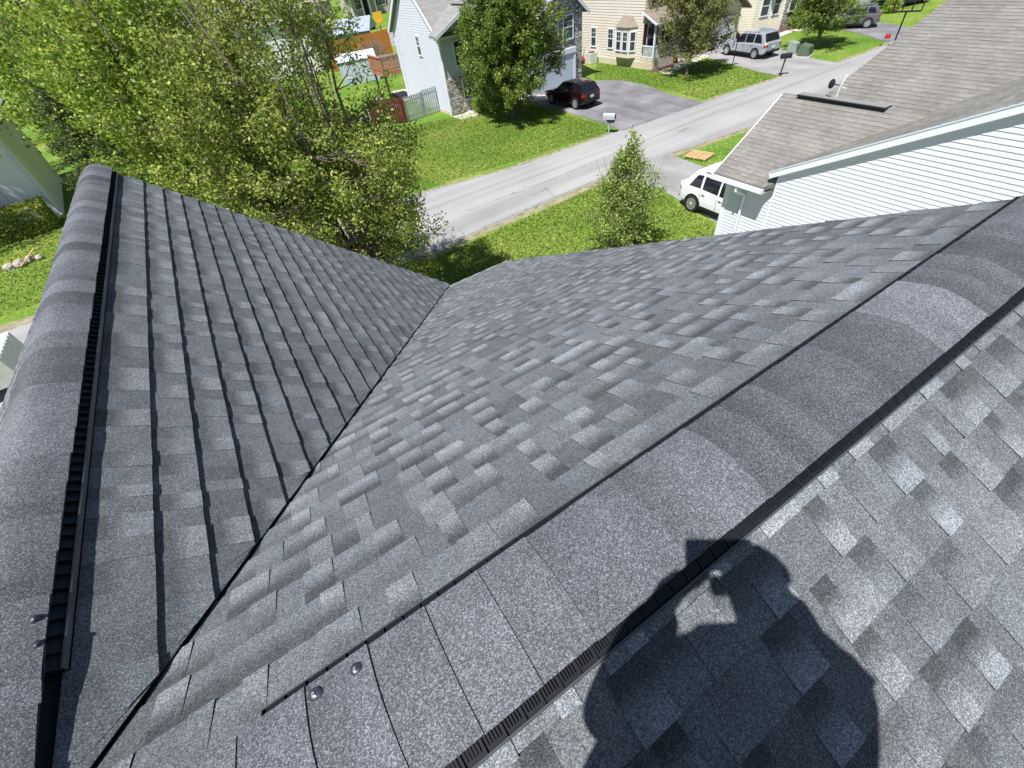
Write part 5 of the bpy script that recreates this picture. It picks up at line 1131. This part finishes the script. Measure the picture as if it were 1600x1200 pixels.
for s_ in(1,-1):
    sh=W_(.20,-.36,.02) if s_>0 else W_(-.11,-.285,.035); el=W_(.235,-.29,-.27) if s_>0 else W_(-.22,-.235,-.28); wr=W_(.19,-.10,-.11) if s_>0 else W_(-.068,-.062,-.125)
    grip=(pc+CR*.086-CU*.036-CA*.012) if s_>0 else (pc-CR*.082-CU*.034-CA*.012)
    palm=wr.lerp(grip,.55)
    chains.append([(chest,.145),(sh,.072),(sh.lerp(el,.5),.06),(el,.05),(el.lerp(wr,.4),.046),(wr,.030),(palm,.034)])
    dirp=(grip-wr).normalized(); sd_=dirp.cross(CA).normalized()
    for k in range(4):
        b0=palm+dirp*.018+CR*((k-1.5)*.019); L_=[.030,.036,.033,.026][k]
        b1=b0+dirp*L_*.9-CA*.004; b2=b1+dirp*L_*.45+CR*(.006*(-s_)); 
        chains.append([(palm,.030),(b0,.0105),(b1,.0088),(b2,.0075)])
    t0=palm-CR*s_*.028+dirp*.006-CA*.008; t1=t0-CR*s_*.018+dirp*.024; t2=t1+dirp*.022
    chains.append([(palm,.030),(t0,.0125),(t1,.0105),(t2,.0085)])
    hj=W_(.05+s_*.095,-.50,-.60); kn=W_(.05+s_*.17,-.40,-1.0); an=W_(.05+s_*.20,-.52,-1.40); an.z=-abs(an.y)*TM+.09; toe=an+FW*.16; toe.z=-abs(toe.y)*TM+.035
    chains.append([(hip,.13),(hj,.095),(kn,.062),(kn.lerp(an,.4),.058),(an,.042),(toe,.035)])
    if s_>0: legR=(hj,kn,an,toe)
    else: legL=(hj,kn,an,toe)
    hands.append((sh,el,wr))
o,rs,lv=skinmesh('body',chains,M['skin'],PRS); finish_skin(o,rs,lv)
sc=[[(hip,.17),(waist,.16),(chest,.17),(neck0,.10)]]+[[(chest,.17),(sh,.092),(sh.lerp(el,.5),.092),(el,.075),(el.lerp(wr,.6),.066),(wr,.046)] for sh,el,wr in hands]
tl_=[W_(-.13,-.34,-.12),W_(-.20,-.34,-.30),W_(-.20,-.40,-.46)]; tr_=[W_(.14,-.38,-.12),W_(.11,-.44,-.32),W_(.09,-.5,-.52)]
sc+=[[(chest,.17)]+[(p,.13) for p in tl_],[(chest,.17)]+[(p,.12) for p in tr_]]
o,rs,lv=skinmesh('shirt',sc,M['shirt'],PRS); finish_skin(o,rs,lv)
tc_=[[(waist-V3(0,0,.05),.14),(hip,.15)]]+[[(hip,.15),(hj,.11),(kn,.078),(kn.lerp(an,.5),.07),(an,.06)] for hj,kn,an,toe in(legR,legL)]
o,rs,lv=skinmesh('trousers',tc_,M['jeans'],PRS); finish_skin(o,rs,lv)
for hj,kn,an,toe in(legR,legL):
    b_=an-FW*.05; b_.z=-abs(b_.y)*TM+.05
    o,rs,lv=skinmesh('shoe',[[(b_,.05),(an+V3(0,0,-.02),.058),(toe,.048),(toe+FW*.06+V3(0,0,.015),.036)]],M['dark'],PRS); finish_skin(o,rs,lv)
o,rs,lv=skinmesh('hair',[[(headc-FW*.035-V3(0,0,.01),.070),(headc+V3(0,0,.045)-FW*.02,.084),(headt+V3(0,0,.012),.072)]],M['hair'],PRS); finish_skin(o,rs,lv)
for s_ in(1,-1):
    mb=MB(); c=headc+RL*s_*.083-FW*.005-V3(0,0,.02); mb.tube([c-RL*s_*.012,c+RL*s_*.012],[.026,.022],10); mb.build('ear',M['skin'],PRS,True)
ph=empty('phone',pc,'phone held out in both hands by the person on the back roof slope','phone')
mb=MB(); mb.box(pc,(.162,.076,.009),(CR,CU,CA)); mb.build('phone_case',M['phone'],ph)
mb=MB(); mb.box(pc-CA*.0052,(.152,.070,.001),(CR,CU,CA)); mb.build('screen',M['carglass'],ph)
mb=MB(); mb.tube([CAM-CA*.0095,CAM-CA*.007],.008,12); mb.build('lens_ring',M['metal'],ph)

sheet('gravel_verge',[(-60,26.4),(-12,26.0),(-6,25.6),(-6,24.9),(-12,25.2),(-60,25.8)],GZ+.02,M['verge'],jit=.1,seg=.3)

sheet('neutral_bounce_sheet',[(9.2,-7),(14.3,-7),(14.3,7.2),(9.2,7.2)],GZ+.006,M['concrete'],jit=.08,seg=.4)  # unseen pale sheet, added to cut green lawn bounce on the neighbour wall
